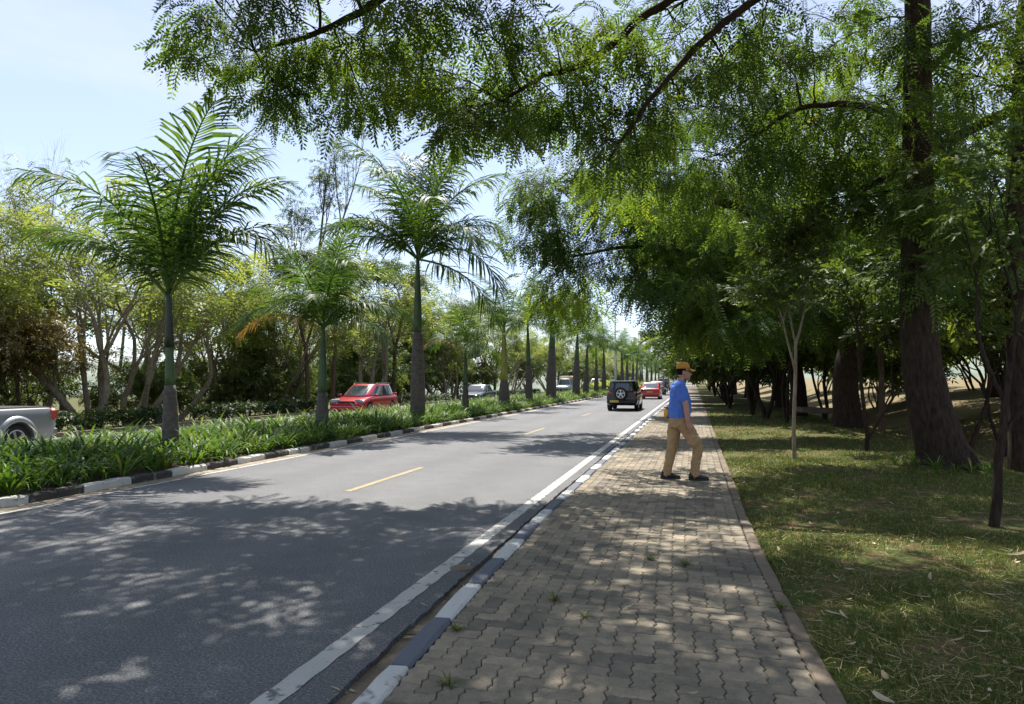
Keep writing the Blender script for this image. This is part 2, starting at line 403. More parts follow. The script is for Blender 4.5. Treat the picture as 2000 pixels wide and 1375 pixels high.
# ------------------------------------------------------------------ ground, roads, kerbs, paving
rs = np.random.RandomState(7); rnd = random.Random(11)
GU = np.array([-1500, -160, -70, -40, -27, -20.2, -19.6, -12.9, -12.5, -8.52, -8.44, -1.9, -1.5, .5, .62, 3.5, 5, 7, 8.5, 10, 13, 18, 25, 60, 1500.])
GZ = np.array([-12, -12, -9, -3, -.6, -.12, -.3, -.3, .02, .03, -.12, -.12, .02, .02, .085, .09, .0, -.5, -.7, -.35, .5, 1.1, 1.4, 2, 3.])
def gz(u, v):
    u = np.asarray(u, float); v = np.asarray(v, float)
    z = np.interp(u, GU, GZ)
    w = np.clip((u - .7) / 2, 0, 1)
    z = z + w * (.035 * np.sin(u * 1.3 + v * .7) * np.sin(v * .9 - u * .4) + .02 * np.sin(v * 2.1 + u * 1.7))
    z = z + .16 * np.exp(-((u - 4.1) ** 2 + (v - 13.6) ** 2) / 1.3) + .2 * np.exp(-((u - 4.4) ** 2 + (v - 23.3) ** 2) / 2.5)
    return z
gu = np.unique(np.concatenate([GU, np.arange(.7, 14, .35), np.arange(-40, -20.2, 2), np.arange(14, 60, 3)]))
gv = np.unique(np.concatenate([[-1500, -600, -200, -80, -40], np.arange(-20, 60, .5), np.arange(60, 160, 5), [180, 220, 300, 420, 600, 900, 1500, 3000.]]))
UU, VV = np.meshgrid(gu, gv); ZZ = gz(UU, VV)
nu, nv_ = len(gu), len(gv)
ii = (np.arange(nv_ - 1)[:, None] * nu + np.arange(nu - 1)[None, :]).ravel()
ground = struct(obj('ground', mesh_np('ground', np.stack([UU.ravel(), VV.ravel(), ZZ.ravel()], 1), np.stack([ii, ii + 1, ii + nu + 1, ii + nu], 1), smooth=True), M['ground']))

def pshift(v):
    return 0.0 if v >= 9 else (.0047 * (9 - v) ** 2 if v >= 0 else .0047 * 81 + .0846 * -v)
def pturn(v):
    d = 0.0 if v >= 9 else (-.0094 * (9 - v) if v >= 0 else -.0846)
    return -math.atan(d)
PL, PR = -1.585, .45          # inner edge of the kerb and right edge of the paving, straight part
KW = .13                      # kerb width

def strip(name, mat, vs, left, right, z, thick=0, parent=None):
    V = []; F = []
    for v in vs: V += [(left(v), v, z), (right(v), v, z)]
    n = len(vs)
    for i in range(n - 1): F.append((2 * i, 2 * i + 1, 2 * i + 3, 2 * i + 2))
    if thick:
        b = len(V)
        for v in vs: V += [(left(v), v, z - thick), (right(v), v, z - thick)]
        for i in range(n - 1):
            F.append((2 * i + 1, b + 2 * i + 1, b + 2 * i + 3, 2 * i + 3)); F.append((2 * i, 2 * i + 2, b + 2 * i + 2, b + 2 * i))
    me = bpy.data.meshes.new(name); me.from_pydata(V, [], F); me.update()
    o = obj(name, me, mat, parent)
    return o
vs_fine = list(np.concatenate([np.arange(-12, 30, .07), np.arange(30, 80, .5), np.arange(80, 420, 10)]))
edge_n = {}
def edge(v):
    return -1.86 + .55 * pshift(v) + .008 * math.sin(v * 1.1) + .003 * math.sin(v * 5.3 + 1) + rnd.uniform(-.010, .010) + .003 * math.sin(v * 29 + 2)
road = struct(strip('road', M['asphalt'], vs_fine, lambda v: -8.14, edge, 0.0, .06))
struct(strip('oncoming_road', M['asphalt'], [-60, 0, 40, 80, 160, 420], lambda v: -19.3, lambda v: -12.78, -.2, .06))
wl = strip('white_line', M['white_line'], vs_fine, lambda v: -2.14 + .004 * math.sin(v * 17), lambda v: -2.0 + .005 * math.sin(v * 21), .004); struct(wl)
wl2 = strip('white_line', M['white_line'], vs_fine, lambda v: -8.10 + .004 * math.sin(v * 17), lambda v: -8.0 + .004 * math.sin(v * 23), .004); struct(wl2)
strip('white_line', M['white_line'], [-40, 40, 120, 420], lambda v: -13.15, lambda v: -13.05, -.196)['kind'] = 'structure'
for k in range(-1, 26):
    v0 = 9.45 + 11.05 * k
    o = strip('yellow_dash', M['yellow_line'], list(np.linspace(v0, v0 + 2.9, 30)), lambda v: -4.89 + .004 * math.sin(v * 19), lambda v: -4.78 + .004 * math.sin(v * 23), .0042); struct(o)
# drains and dusty edge on the far side of the near carriageway
struct(strip('dusty_edge', M['dust'], vs_fine[::3], lambda v: -8.46, lambda v: -8.13 + .012 * math.sin(v * 3.1) + .01 * math.sin(v * 9.1), .0035))

def box_me(name, sx, sy, sz, bev=.008):
    b = MB(); b.box((0, 0, -sz / 2), (sx, sy, sz), bevel=bev); return b.mesh(name)
def rough_box_me(name, sx, sy, sz, seed, bev=.012, amp=.006, ny=5):
    """a kerb stone with chipped rounded edges"""
    r = random.Random(seed); prof = [(-sx / 2, -sz), (-sx / 2, -bev), (-sx / 2 + bev, 0), (sx / 2 - bev * 1.4, 0), (sx / 2, -bev * 1.6), (sx / 2, -sz)]
    b = MB(); rings = []
    for j in range(ny + 1):
        y = -sy / 2 + sy * j / ny
        e = bev * .5 if j in (0, ny) else 0
        rings.append([(x * (1 - e * 2 / sx) + r.uniform(-amp, amp), y, z - (e if z > -.05 else 0) + r.uniform(-amp, amp) * .6) for x, z in prof])
    b.rings(rings); return b.mesh(name)

# gutter slabs
gut = struct(strip('gutter', M['joint'], vs_fine[::3], lambda v: PL - KW + pshift(v) - .5, lambda v: PL - KW + pshift(v) + .02, -.055))
slabs = [rough_box_me('gutter_slab', .46, .735, .06, s, .006, .003, 4) for s in range(4)]
for i in range(0, 60):
    v = -.5 + i * .75
    obj('gutter_slab', slabs[i % 4], M['gutter'], gut, (PL - KW + pshift(v) - .24, v, -.034 + rnd.uniform(-.004, .004)), (rnd.uniform(-.01, .01), rnd.uniform(-.015, .01), pturn(v)))
o = strip('gutter_slab', M['gutter'], list(np.arange(44.2, 300, 4)), lambda v: PL - KW - .45, lambda v: PL - KW, -.034, 0, gut); o['kind'] = 'stuff'
# drain cover
dc = empty('drain_cover', (-1.93, 5.86, .0), 0, 'small round iron drain cover set in asphalt beside the white line', 'drain cover')
b = MB(); b.lathe([(-.02, .10), (.006, .10), (.012, .092), (.012, .075)], (0, 0, 0), 'Z', 24); b.build('ring', M['edging'], dc)
b = MB(); b.lathe([(-.02, .072), (.006, .072), (.009, .066)], (0, 0, 0), 'Z', 24); b.box((0, 0, .010), (.09, .012, .006)); b.box((0, .03, .010), (.07, .012, .006)); b.box((0, -.03, .010), (.07, .012, .006)); b.build('lid', M['gutter'], dc)

# near kerb, painted stones
kerb = struct(strip('kerb', M['edging'], vs_fine[::3], lambda v: PL - KW + pshift(v) + .006, lambda v: PL + pshift(v) - .006, .06, .12))
kw = [rough_box_me('kerb_stone', KW, .762, .15, s, .012, .004) for s in range(3)]; kb = [m.copy() for m in kw]
for i in range(-9, 130):
    v = 4.32 + .77 * i + .385
    white = (i % 2 == 0)
    obj('kerb_stone', (kw if white else kb)[i % 3], M['kerb_white'] if white else M['kerb_slate'], kerb, (PL - KW / 2 + pshift(v), v, .112 + rnd.uniform(-.004, .004)), (rnd.uniform(-.004, .004), rnd.uniform(-.01, .01), pturn(v)))
# median kerb
mk = struct(strip('median_kerb', M['edging'], [-12, 420], lambda v: -8.50, lambda v: -8.40, .06, .15))
kw2 = [rough_box_me('kerb_stone', .15, .434, .19, 20 + s, .014, .005, 4) for s in range(4)]; kb2 = [m.copy() for m in kw2]
for i in range(-6, 250):
    v = 7.53 + .44 * i + .22
    black = ((i // 2) % 2 == 0)
    obj('kerb_stone', (kb2 if black else kw2)[i % 4], M['kerb_black'] if black else M['kerb_white'], mk, (-8.45 + rnd.uniform(-.006, .006), v, .115 + rnd.uniform(-.006, .006)), (rnd.uniform(-.01, .01), rnd.uniform(-.03, .02), rnd.uniform(-.01, .01)))
far = []
b1 = MB(); b2 = MB()
for i in range(125, 330):
    v = 7.53 + .88 * i + .44; (b1 if i % 2 == 0 else b2).box((-8.45, v, .02), (.15, .87, .19), bevel=.01)
o = b1.build('kerb_stone', M['kerb_black'], mk); o['kind'] = 'stuff'; o = b2.build('kerb_stone', M['kerb_white'], mk); o['kind'] = 'stuff'
struct(strip('median_kerb', M['edging'], [-40, 40, 160, 420], lambda v: -12.78, lambda v: -12.6, .05, .4))
struct(strip('verge_kerb', M['edging'], [-60, 40, 160, 420], lambda v: -19.5, lambda v: -19.3, -.06, .3))
# median soil
mu = np.linspace(-12.62, -8.5, 16); mv = np.concatenate([np.arange(0, 60, .3), np.arange(60, 420, 12)])
UU, VV = np.meshgrid(mu, mv); ZZ = .085 + .05 * np.sin((UU + 12.6) / 4.1 * math.pi) + .018 * np.sin(UU * 9 + VV * 5) * np.sin(VV * 7.3)
nu = len(mu); ii = (np.arange(len(mv) - 1)[:, None] * nu + np.arange(nu - 1)[None, :]).ravel()
struct(obj('median_bed', mesh_np('median_bed', np.stack([UU.ravel(), VV.ravel(), ZZ.ravel()], 1), np.stack([ii, ii + 1, ii + nu + 1, ii + nu], 1), smooth=True), M['soil']))

# ---- path: interlocking zigzag pavers laid in a herringbone
path = struct(strip('path', M['joint'], vs_fine[::4], lambda v: PL + pshift(v) + .004, lambda v: PR + pshift(v) + .05, .078))
A_ = .1125
def outline(kind):
    """zigzag outline of a paver covering unit cells; kind H (2x1), V (1x2), S (1x1)"""
    w, h = {'H': (2, 1), 'V': (1, 2), 'S': (1, 1)}[kind]
    e = .085
    def hor(x, y): return [(x, y), (x + .34, y + e), (x + .66, y - e)]
    def ver(x, y): return [(x, y), (x - e, y + .34), (x + e, y + .66)]
    P = []
    for i in range(w): P += hor(i, 0)
    for j in range(h): P += ver(w, j)
    top = []
    for i in range(w): top += hor(i, h)
    top.append((w, h)); P += [q for q in reversed(top)][:-1]
    lef = []
    for j in range(h): lef += ver(0, j)
    lef.append((0, h)); P += [q for q in reversed(lef)][:-1]
    P = [(x - w / 2, y - h / 2) for x, y in P]
    return np.array(P) * A_, w * A_, h * A_
def paver_np(kind):
    P, w, h = outline(kind); n = len(P); g, c = .0030, .006
    def sc(d): return P * np.array([(w - 2 * d) / w, (h - 2 * d) / h])
    V = np.concatenate([np.c_[sc(g), np.full(n, -.035)], np.c_[sc(g), np.full(n, -c)], np.c_[sc(g + c), np.zeros(n)]])
    F = []
    for r in range(2):
        for i in range(n): F.append((r * n + i, r * n + (i + 1) % n, r * n + n + (i + 1) % n, r * n + n + i))
    F.append(tuple(range(2 * n, 3 * n)))
    return V, F
PAV = {k: paver_np(k) for k in 'HVS'}
pav_me = {}
for k, (V, F) in PAV.items():
    me = bpy.data.meshes.new('paver'); me.from_pydata([tuple(p) for p in V], [], F); me.materials.append(M['paver']); pav_me[k] = me
places = []
NJ0, NJ1 = -30, 262
for j in range(NJ0, NJ1):
    for i in range(-2, 20):
        k = (i + j) % 4
        if k == 0: cells = [(i, j), (i + 1, j)]; kd = 'H'
        elif k == 2: cells = [(i, j), (i, j + 1)]; kd = 'V'
        else: continue
        ins = [c for c in cells if 0 <= c[0] < 18]
        if not ins: continue
        if len(ins) == 1: kd = 'S'; ci, cj = ins[0][0] + .5, ins[0][1] + .5
        else: ci = (cells[0][0] + cells[1][0]) / 2 + .5; cj = (cells[0][1] + cells[1][1]) / 2 + .5
        v = cj * A_; u = PL + .006 + ci * A_ + pshift(v)
        z = .1 + rnd.gauss(0, .0016) + .005 * math.sin(u * 2.1 + v * 1.3) + .004 * math.sin(v * 2.7)
        places.append((kd, u, v, z, rnd.gauss(0, .011), rnd.gauss(0, .011), pturn(v) + rnd.gauss(0, .012)))
def in_view(u, v, z=0.1, m=0):
    c, s = math.cos(YAW), math.sin(YAW); D = -u * -s if False else (-u * s + v * c); X = u * c + v * s
    if D < .5: return None
    px = 1000 + FPX * X / D; py = 742 + FPX * (CAM_Z - z) / D
    return (px, py, D) if (-m < px < 2000 + m and -m < py < 1375 + m) else None
vis = sorted([p for p in places if in_view(p[1], p[2], m=20)], key=lambda p: in_view(p[1], p[2], m=20)[2])
near = set(id(p) for p in vis[:300])
for p in vis[:300]:
    obj('paver', pav_me[p[0]], None, path, p[1:4], p[4:7])
Vs, Fs, As, n0 = [], {3: [], 4: [], 'n': []}, [], 0
bv, bf, ba = [], [], []
for p in places:
    if id(p) in near: continue
    V, F = PAV[p[0]]; Mx = Matrix.Translation(p[1:4]) @ Euler(p[4:7]).to_matrix().to_4x4()
    Mn = np.array(Mx); W = V @ Mn[:3, :3].T + Mn[:3, 3]
    bv.append(W); bf += [tuple(i + n0 for i in f) for f in F]; ba += [rnd.random()] * len(F); n0 += len(V)
me = bpy.data.meshes.new('paver'); me.from_pydata(np.concatenate(bv).tolist(), [], bf)
a = me.attributes.new('v', 'FLOAT', 'FACE'); a.data.foreach_set('value', np.array(ba, dtype=np.float32))
o = obj('paver', me, M['paver'], path); o['kind'] = 'stuff'
o = strip('paving_beyond', M['paver'], list(np.arange(NJ1 * A_ + .05, 420, 5)), lambda v: PL + .004, lambda v: PR, .098, .02, path); o['kind'] = 'stuff'
# edging strip between path and lawn
ed = [rough_box_me('edging_stone', .105, .985, .12, 40 + s, .01, .004, 5) for s in range(4)]
for i in range(0, 46):
    v = -1 + i * 1.0
    obj('edging_stone', ed[i % 4], M['edging'], path, (PR + .056 + pshift(v) + rnd.uniform(-.006, .006), v, .1 + rnd.uniform(-.008, .006)), (rnd.uniform(-.005, .005), rnd.uniform(-.03, .03), pturn(v) + rnd.uniform(-.006, .006)))
o = strip('edging_stone', M['edging'], [44.5, 150, 420], lambda v: PR + .004, lambda v: PR + .11, .1, .1, path); o['kind'] = 'stuff'

# distant hill across the valley on the left
hv = []; hf = []
na = 90
for i in range(na):
    t = i / (na - 1); ang = R(-20 + 150 * t) + math.pi / 2 - R(30)
    rr = 700 + 60 * math.sin(9 * t)
    for h in range(5):
        q = h / 4; top = 24 + 10 * math.sin(5 * t + 1) + 6 * math.sin(13 * t)
        hv.append(((rr + 260 * q) * math.cos(ang), (rr + 260 * q) * math.sin(ang), -14 + (top + 14) * math.sin(q * math.pi / 2)))
for i in range(na - 1):
    for h in range(4): hf.append((i * 5 + h, (i + 1) * 5 + h, (i + 1) * 5 + h + 1, i * 5 + h + 1))
me = bpy.data.meshes.new('hill'); me.from_pydata(hv, [], hf); me.update()
M['hill'] = mat_plain('hill_scrub', (.16, .19, .14), .95, var=.35, scale=.03)
struct(obj('hill', me, M['hill']))

# ------------------------------------------------------------------ foliage templates
def leaf_template(kind, rng, nl=4, npair=7, L=.40, lp=.12, wp=.026):
    V, F = [], []
    def quad(a, b, c, d):
        n = len(V); V.extend([a, b, c, d]); F.append((n, n + 1, n + 2, n + 3))
    for l in range(nl):
        yaw = (l - (nl - 1) / 2) / max(1, nl - 1) * R(110 if npair > 7 else 130) + rng.uniform(-.2, .2); pit = rng.uniform(-.5, .35); roll = rng.uniform(-.5, .5)
        Mx = np.array(Euler((roll, -pit, yaw)).to_matrix()); off = np.array([rng.uniform(0, .22), 0, rng.uniform(-.03, .03)])
        sc = rng.uniform(.8, 1.15)
        if kind == 'feather':
            def ax(t): return np.array([L * t * (1 - .12 * t), 0, -.42 * L * t * t])
            q = []
            q.append([ax(0) + (0, -.003, 0), ax(0) + (0, .003, 0), ax(1) + (0, .002, 0), ax(1) + (0, -.002, 0)])
            for i in range(npair):
                t = .2 + .78 * i / (npair - 1); l_ = lp * (.55 + .45 * math.sin(math.pi * min(1, t * .95)))
                for s in (-1, 1):
                    a = R(68 - 28 * t) + rng.uniform(-.12, .12); d = np.array([math.cos(a), s * math.sin(a), -.18 + rng.uniform(-.15, .15)]); n_ = np.array([-d[1], d[0], 0]) * .5
                    p = ax(t); q.append([p, p + d * l_ * .5 + n_ * wp, p + d * l_, p + d * l_ * .5 - n_ * wp])
        elif kind == 'broad':
            def ax(t): return np.array([L * t, 0, -.2 * L * t * t])
            q = []
            for i in range(npair):
                t = .25 + .75 * i / (npair - 1); s = (-1) ** i; a = R(55) * s * (1 - .5 * t) + rng.uniform(-.3, .3); pz = rng.uniform(-.5, .2)
                d = np.array([math.cos(a), math.sin(a), pz]); n_ = np.array([-d[1], d[0], rng.uniform(-.4, .4)]) * .5; p = ax(t); l_ = lp * rng.uniform(.7, 1.2)
                q.append([p, p + d * l_ * .45 + n_ * wp, p + d * l_ + (0, 0, -.02), p + d * l_ * .45 - n_ * wp])
            q.append([ax(0) + (0, -.004, 0), ax(0) + (0, .004, 0), ax(1) + (0, .002, 0), ax(1) + (0, -.002, 0)])
        for qq in q: quad(*[off + sc * (Mx @ np.asarray(p)) for p in qq])
    return np.array(V), np.array(F)

rl = random.Random(5)
T_FEATHER = [leaf_template('feather', rl, 3, 9, .58, .115, .036) for _ in range(6)]
T_FEATHER_FAR = [leaf_template('feather', rl, 4, 4, .5, .19, .07) for _ in range(5)]
T_BROAD = [leaf_template('broad', rl, 3, 6, .30, .15, .07) for _ in range(6)]
T_BROAD_FAR = [leaf_template('broad', rl, 3, 6, .40, .17, .07) for _ in range(5)]

def rotm(yaw, pitch, roll):
    cy, sy, cp, sp, cr, sr = np.cos(yaw), np.sin(yaw), np.cos(pitch), np.sin(pitch), np.cos(roll), np.sin(roll)
    Rm = np.empty((len(yaw), 3, 3))
    Rm[:, 0, 0] = cy * cp; Rm[:, 0, 1] = -cy * sp * sr - sy * cr; Rm[:, 0, 2] = -cy * sp * cr + sy * sr
    Rm[:, 1, 0] = sy * cp; Rm[:, 1, 1] = -sy * sp * sr + cy * cr; Rm[:, 1, 2] = -sy * sp * cr - cy * sr
    Rm[:, 2, 0] = sp; Rm[:, 2, 1] = cp * sr; Rm[:, 2, 2] = cp * cr
    return Rm

def scatter_mesh(name, templates, S, rs):
    """S: (N,8) x y z yaw pitch roll scale val"""
    S = np.asarray(S, float); Vs, Fs, As, n0 = [], [], [], 0
    which = rs.randint(0, len(templates), len(S))
    for t, (TV, TF) in enumerate(templates):
        s = S[which == t]
        if not len(s): continue
        Rm = rotm(s[:, 3], s[:, 4], s[:, 5])
        V = np.einsum('nij,vj->nvi', Rm, TV) * s[:, 6][:, None, None] + s[:, None, :3]
        F = TF[None] + (np.arange(len(s)) * len(TV))[:, None, None] + n0
        a = s[:, 7][:, None] + rs.normal(0, .08, (len(s), len(TF)))
        Vs.append(V.reshape(-1, 3)); Fs.append(F.reshape(-1, 4)); As.append(a.ravel()); n0 += V.shape[0] * V.shape[1]
    return mesh_np(name, np.concatenate(Vs), np.concatenate(Fs), np.clip(np.concatenate(As), 0, 1))

def bez(a, b, lift=.2, n=6, jit=.0, rs=rs):
    a, b = np.asarray(a, float), np.asarray(b, float); L = np.linalg.norm(b - a); m = (a + b) / 2 + np.array([0, 0, lift * L]) + rs.normal(0, jit * L, 3)
    t = np.linspace(0, 1, n)[:, None]; P = (1 - t) ** 2 * a + 2 * t * (1 - t) * m + t * t * b
    P[1:-1] += rs.normal(0, .012 * L, (n - 2, 3)); return P

def smooth_line(pts, n=24, jit=.0, rs=rs):
    pts = np.asarray(pts, float); k = len(pts); t = np.linspace(0, k - 1, n); out = []
    for x in t:
        i = min(int(x), k - 2); f = x - i
        p0, p1, p2, p3 = pts[max(i - 1, 0)], pts[i], pts[i + 1], pts[min(i + 2, k - 1)]
        out.append(.5 * ((2 * p1) + (-p0 + p2) * f + (2 * p0 - 5 * p1 + 4 * p2 - p3) * f * f + (-p0 + 3 * p1 - 3 * p2 + p3) * f ** 3))
    out = np.array(out); out[1:-1] += rs.normal(0, jit, (n - 2, 3)); return out

def pad_tree(rs, limbs, pads, clumps=7, sprays=8, scale=1.0, droop=-.35, twigs=True, flat=.55, spread=.36, draw=True):
    """limbs: (polyline, r0, r1); pads: (centre, radius[, value shift]).  returns wood, sprays"""
    W = Wood(); nodes = []; nr = []
    for pts, r0, r1, ns in limbs:
        P = smooth_line(pts, max(10, len(pts) * 5), .012, rs) if ns < 12 else smooth_line(pts, len(pts) * 4, .006, rs)
        rad = np.linspace(r0, r1, len(P)) if np.ndim(r0) == 0 else np.interp(np.linspace(0, 1, len(P)), np.linspace(0, 1, len(r0)), r0)
        if draw: W.tube(P, rad, ns)
        nodes += list(P[len(P) // 4:]); nr += list(rad[len(P) // 4:])
    nodes = np.array(nodes); nr = np.array(nr); S = []
    for pad in pads:
        c = np.asarray(pad[0], float); r = pad[1]; val = pad[2] if len(pad) > 2 else rs.uniform(.15, .65)
        d = np.linalg.norm(nodes - c, axis=1) + .6 * np.clip(nodes[:, 2] - c[2], 0, 9)
        i = int(np.argmin(d)); a = nodes[i]; br = min(nr[i] * .6, .012 + .009 * np.linalg.norm(c - a))
        P = bez(a, c, .10, 8, .06, rs); W.tube(P, np.linspace(br, br * .35, 8), 5)
        for _ in range(clumps):
            q = rs.normal(0, 1, 3); q /= np.linalg.norm(q); q *= rs.uniform(.35, 1.0) ** .6
            cc = c + q * np.array([r, r, r * flat])
            st = P[rs.randint(3, 8)]
            B = bez(st, cc, .12, 5, .08, rs); W.tube(B, np.linspace(br * .4 + .003, .004, 5), 4)
            out = math.atan2(cc[1] - st[1], cc[0] - st[0]); v0 = np.clip(val + rs.normal(0, .13), 0, 1)
            for _ in range(sprays):
                o = rs.normal(0, spread * .55, 3) * np.array([1, 1, .75]); sp = cc + o
                if twigs: W.tube([B[rs.randint(2, 5)], (cc + sp) / 2 + (0, 0, .03), sp], [.005, .004, .003], 3)
                S.append((*sp, out + rs.normal(0, .9), droop + rs.normal(0, .3), rs.normal(0, .35), scale * rs.uniform(.75, 1.2), np.clip(v0 + rs.normal(0, .1), 0, 1)))
    return W, S

def grow_tree(rs, stems, depth, L, r, ratio=.74, ang=.5, trop=.12, wob=.14, kids=(2, 3), leaf=3, lscale=1.0, lspread=.3, lval=.5, droop=-.1, bare=0., flat_top=0.0):
    W = Wood(); S = []
    def rec(p, d, L, r, dep):
        n = 5; P = [p]
        for _ in range(n - 1):
            d = d + rs.normal(0, wob, 3) + np.array([0, 0, trop * (1 if dep > 1 else .3)]) - (np.array([0, 0, d[2] * flat_top]) if dep <= 2 else 0); d = d / np.linalg.norm(d)
            P.append(P[-1] + d * L / (n - 1))
        r1 = r * (.72 if dep else .4)
        W.tube(P, np.linspace(r, r1, n), 9 if r > .09 else (6 if r > .03 else (4 if r > .012 else 3)))
        if dep <= 1 and rs.uniform() > bare:
            for q in (P[-1], P[-2], P[2])[:(3 if dep == 0 else 1)]:
                for _ in range(leaf):
                    sp = q + rs.normal(0, lspread, 3) * np.array([1, 1, .5])
                    S.append((*sp, math.atan2(d[1], d[0]) + rs.normal(0, 1.0), droop + rs.normal(0, .3), rs.normal(0, .35), lscale * rs.uniform(.7, 1.25), np.clip(lval + rs.normal(0, .2), 0, 1)))
        if dep == 0: return
        k = rs.randint(kids[0], kids[1] + 1)
        for c in range(k):
            ax = rs.normal(0, 1, 3); ax -= d * ax.dot(d); ax /= np.linalg.norm(ax) + 1e-9
            th = ang * rs.uniform(.5, 1.3) * (1 if c else .5); nd = d * math.cos(th) + ax * math.sin(th)
            rec(P[-1] if c < 2 else P[-2], nd / np.linalg.norm(nd), L * ratio * rs.uniform(.8, 1.2), r1 * (.85 if c == 0 else .68), dep - 1)
    for p, d, l, rr in stems:
        rec(np.asarray(p, float), np.asarray(d, float) / np.linalg.norm(d), L * l, r * rr, depth)
    return W, S

def make_tree(name, W, S, templ, wood_mat, leaf_mat, rs, loc=(0, 0, 0), label=None, group=None, cat='tree', crown='crown'):
    t = empty(name, loc, 0, label, cat, group)
    obj('trunk', W.mesh('trunk'), wood_mat, t)
    if len(S): obj(crown, scatter_mesh(crown, templ, S, rs), leaf_mat, t)
    return t
def recentre(W, S, o):
    o = np.asarray(o, float)
    for V in W.V: V -= o
    S = np.array(S); S[:, :3] -= o; return W, S

# ------------------------------------------------------------------ the big leaning tree beside the path
r1 = np.random.RandomState(21)
base = at(1845, 925, 12.1)
trunk_pts = [base - np.array([0, 0, .25]), at(1838, 890, 12.1), at(1815, 800, 12.1), at(1800, 700, 12.1), at(1796, 600, 12.1), at(1797, 480, 12.1), at(1800, 330, 12.1), at(1804, 150, 12.1), at(1808, 0, 12.0), at(1812, -220, 12.0)]
def root(a, l, r): 
    d = np.array([math.cos(a), math.sin(a), 0]); return ([base + d * .15 + (0, 0, .55), base + d * .45 + (0, 0, .16), base + d * (.5 + l * .5) + (0, 0, .03), base + d * (.5 + l) - (0, 0, .08)], r, r * .35, 8)
limbs = [root(a_, l_, q_) for a_, l_, q_ in ((3.4, .3, .15), (4.2, .45, .13), (5.0, .3, .14), (5.9, .45, .12), (2.4, .4, .13), (.6, .3, .12))] + [(trunk_pts, [.50, .41, .34, .30, .275, .255, .235, .22, .20, .16], 0, 16),
  ([at(1806, -60, 12), at(1700, -110, 11.8), at(1600, -120, 11.8), at(1440, -60, 11.6), at(1290, 0, 11.5), at(1160, 105, 11.5), at(1060, 140, 11.5), at(980, 190, 11.6)], .13, .025, 8),
  ([at(1806, -20, 12), at(1640, -90, 11.4), at(1450, 10, 11), at(1290, 168, 11), at(1190, 310, 11.3)], .11, .02, 8),
  ([at(1810, -180, 12), at(1500, -330, 10.8), at(1150, -260, 10.2), at(820, -70, 10.6), at(640, 40, 11.6), at(490, 90, 12.2)], .15, .025, 8),
  ([at(1810, -200, 12), (1.5, 9, 9.3), (-1.5, 6.5, 8.9), (-5, 5, 8.3)], .14, .03, 8),
  ([at(1810, -200, 12), (3.0, 8, 9.0), (1.5, 5, 8.8), (.5, 2, 8.4)], .12, .03, 8),
  ([at(1808, -40, 12), at(1950, -160, 11.5), at(2150, -220, 11)], .12, .03, 8),
  ([at(1802, 250, 12.1), at(1700, 200, 12.3), at(1560, 210, 12.6), at(1420, 300, 13)], .08, .02, 7),
  ([at(1800, 150, 12.1), at(1900, 60, 12.4), at(2000, 20, 12.6)], .09, .02, 7)]
PX = [(385, 30, 12.2, .55), (440, 85, 12.3, .65), (505, 130, 12.4, .6), (540, 185, 12.4, .4), (600, 120, 12.2, .7), (655, 60, 12, .8), (700, 165, 12, .5), (720, 100, 12, .7), (800, 60, 11.6, .8), (840, 120, 11.6, .7), (890, 160, 11.6, .55), (905, 215, 11.6, .35), (960, 150, 11.6, .7), (1010, 205, 11.6, .45), (1000, 80, 11.2, .8), (1080, 40, 11.2, .8), (1090, 180, 11.8, .6), (950, 10, 10.8, .8), (840, -20, 10.4, .8), (720, -20, 10.6, .8), (570, 20, 11.4, .8), (470, 0, 11.8, .7),
      (1180, 60, 11.8, .8), (1150, 170, 12, .7), (1260, 110, 12, .8), (1240, 220, 12, .7), (1180, 270, 11.6, .6), (1340, 50, 12, .9), (1340, 200, 12, .8), (1420, 120, 12, .9), (1500, 40, 12, .9), (1520, 170, 12.4, .9), (1450, 260, 12.8, .9), (1360, 310, 12.8, .8), (1600, 110, 12.6, .9), (1590, 240, 12.8, .9), (1680, 40, 12.6, .9), (1690, 180, 12.8, .8), (1720, 290, 12.8, .7), (1560, 340, 13.2, .8), (1900, 60, 12, .9), (1960, 160, 12.2, .8), (1880, 180, 12.8, .7), (1960, 20, 11.6, .8), (1480, 400, 13.4, .8), (1640, 400, 13.4, .7), (1280, 360, 12.8, .7), (1785, 60, 11.3, .6), (1755, 190, 11.4, .6), (1835, 270, 11.5, .5), (1770, 390, 11.7, .5), (1840, 430, 12.0, .5), (1800, 530, 11.8, .4), (1300, 20, 14, 1), (1400, 180, 14.5, 1), (1500, 90, 15, 1.1), (1580, 200, 15, 1.1), (1640, 30, 15, 1.1), (1520, 290, 15, 1), (1660, 310, 15, 1), (1720, 110, 14.5, 1), (1860, 120, 14.5, 1), (1930, 330, 14.5, .9), (1240, 300, 14, .9), (1900, 230, 15, 1)]
pads = [(at(x, y, D), r_) for x, y, D, r_ in PX]; over = []
for u in (-8.4, -6.6, -5, -3.2, -1.4, .4, 2.2, 3.8):
    for v in (-1.5, .5, 2.5, 4.3, 6, 7.7):
        if r1.uniform() < .86 and not (u < -6 and v < 1): over.append(((u + r1.uniform(-.6, .6), v + r1.uniform(-.7, .7), 8.3 + r1.uniform(-.2, .7)), r1.uniform(.8, 1.1)))
        if r1.uniform() < .6 and v > 3: over.append(((u + r1.uniform(-.8, .8), v + r1.uniform(-.8, .8), 9.2 + r1.uniform(-.2, .7)), r1.uniform(.9, 1.2)))
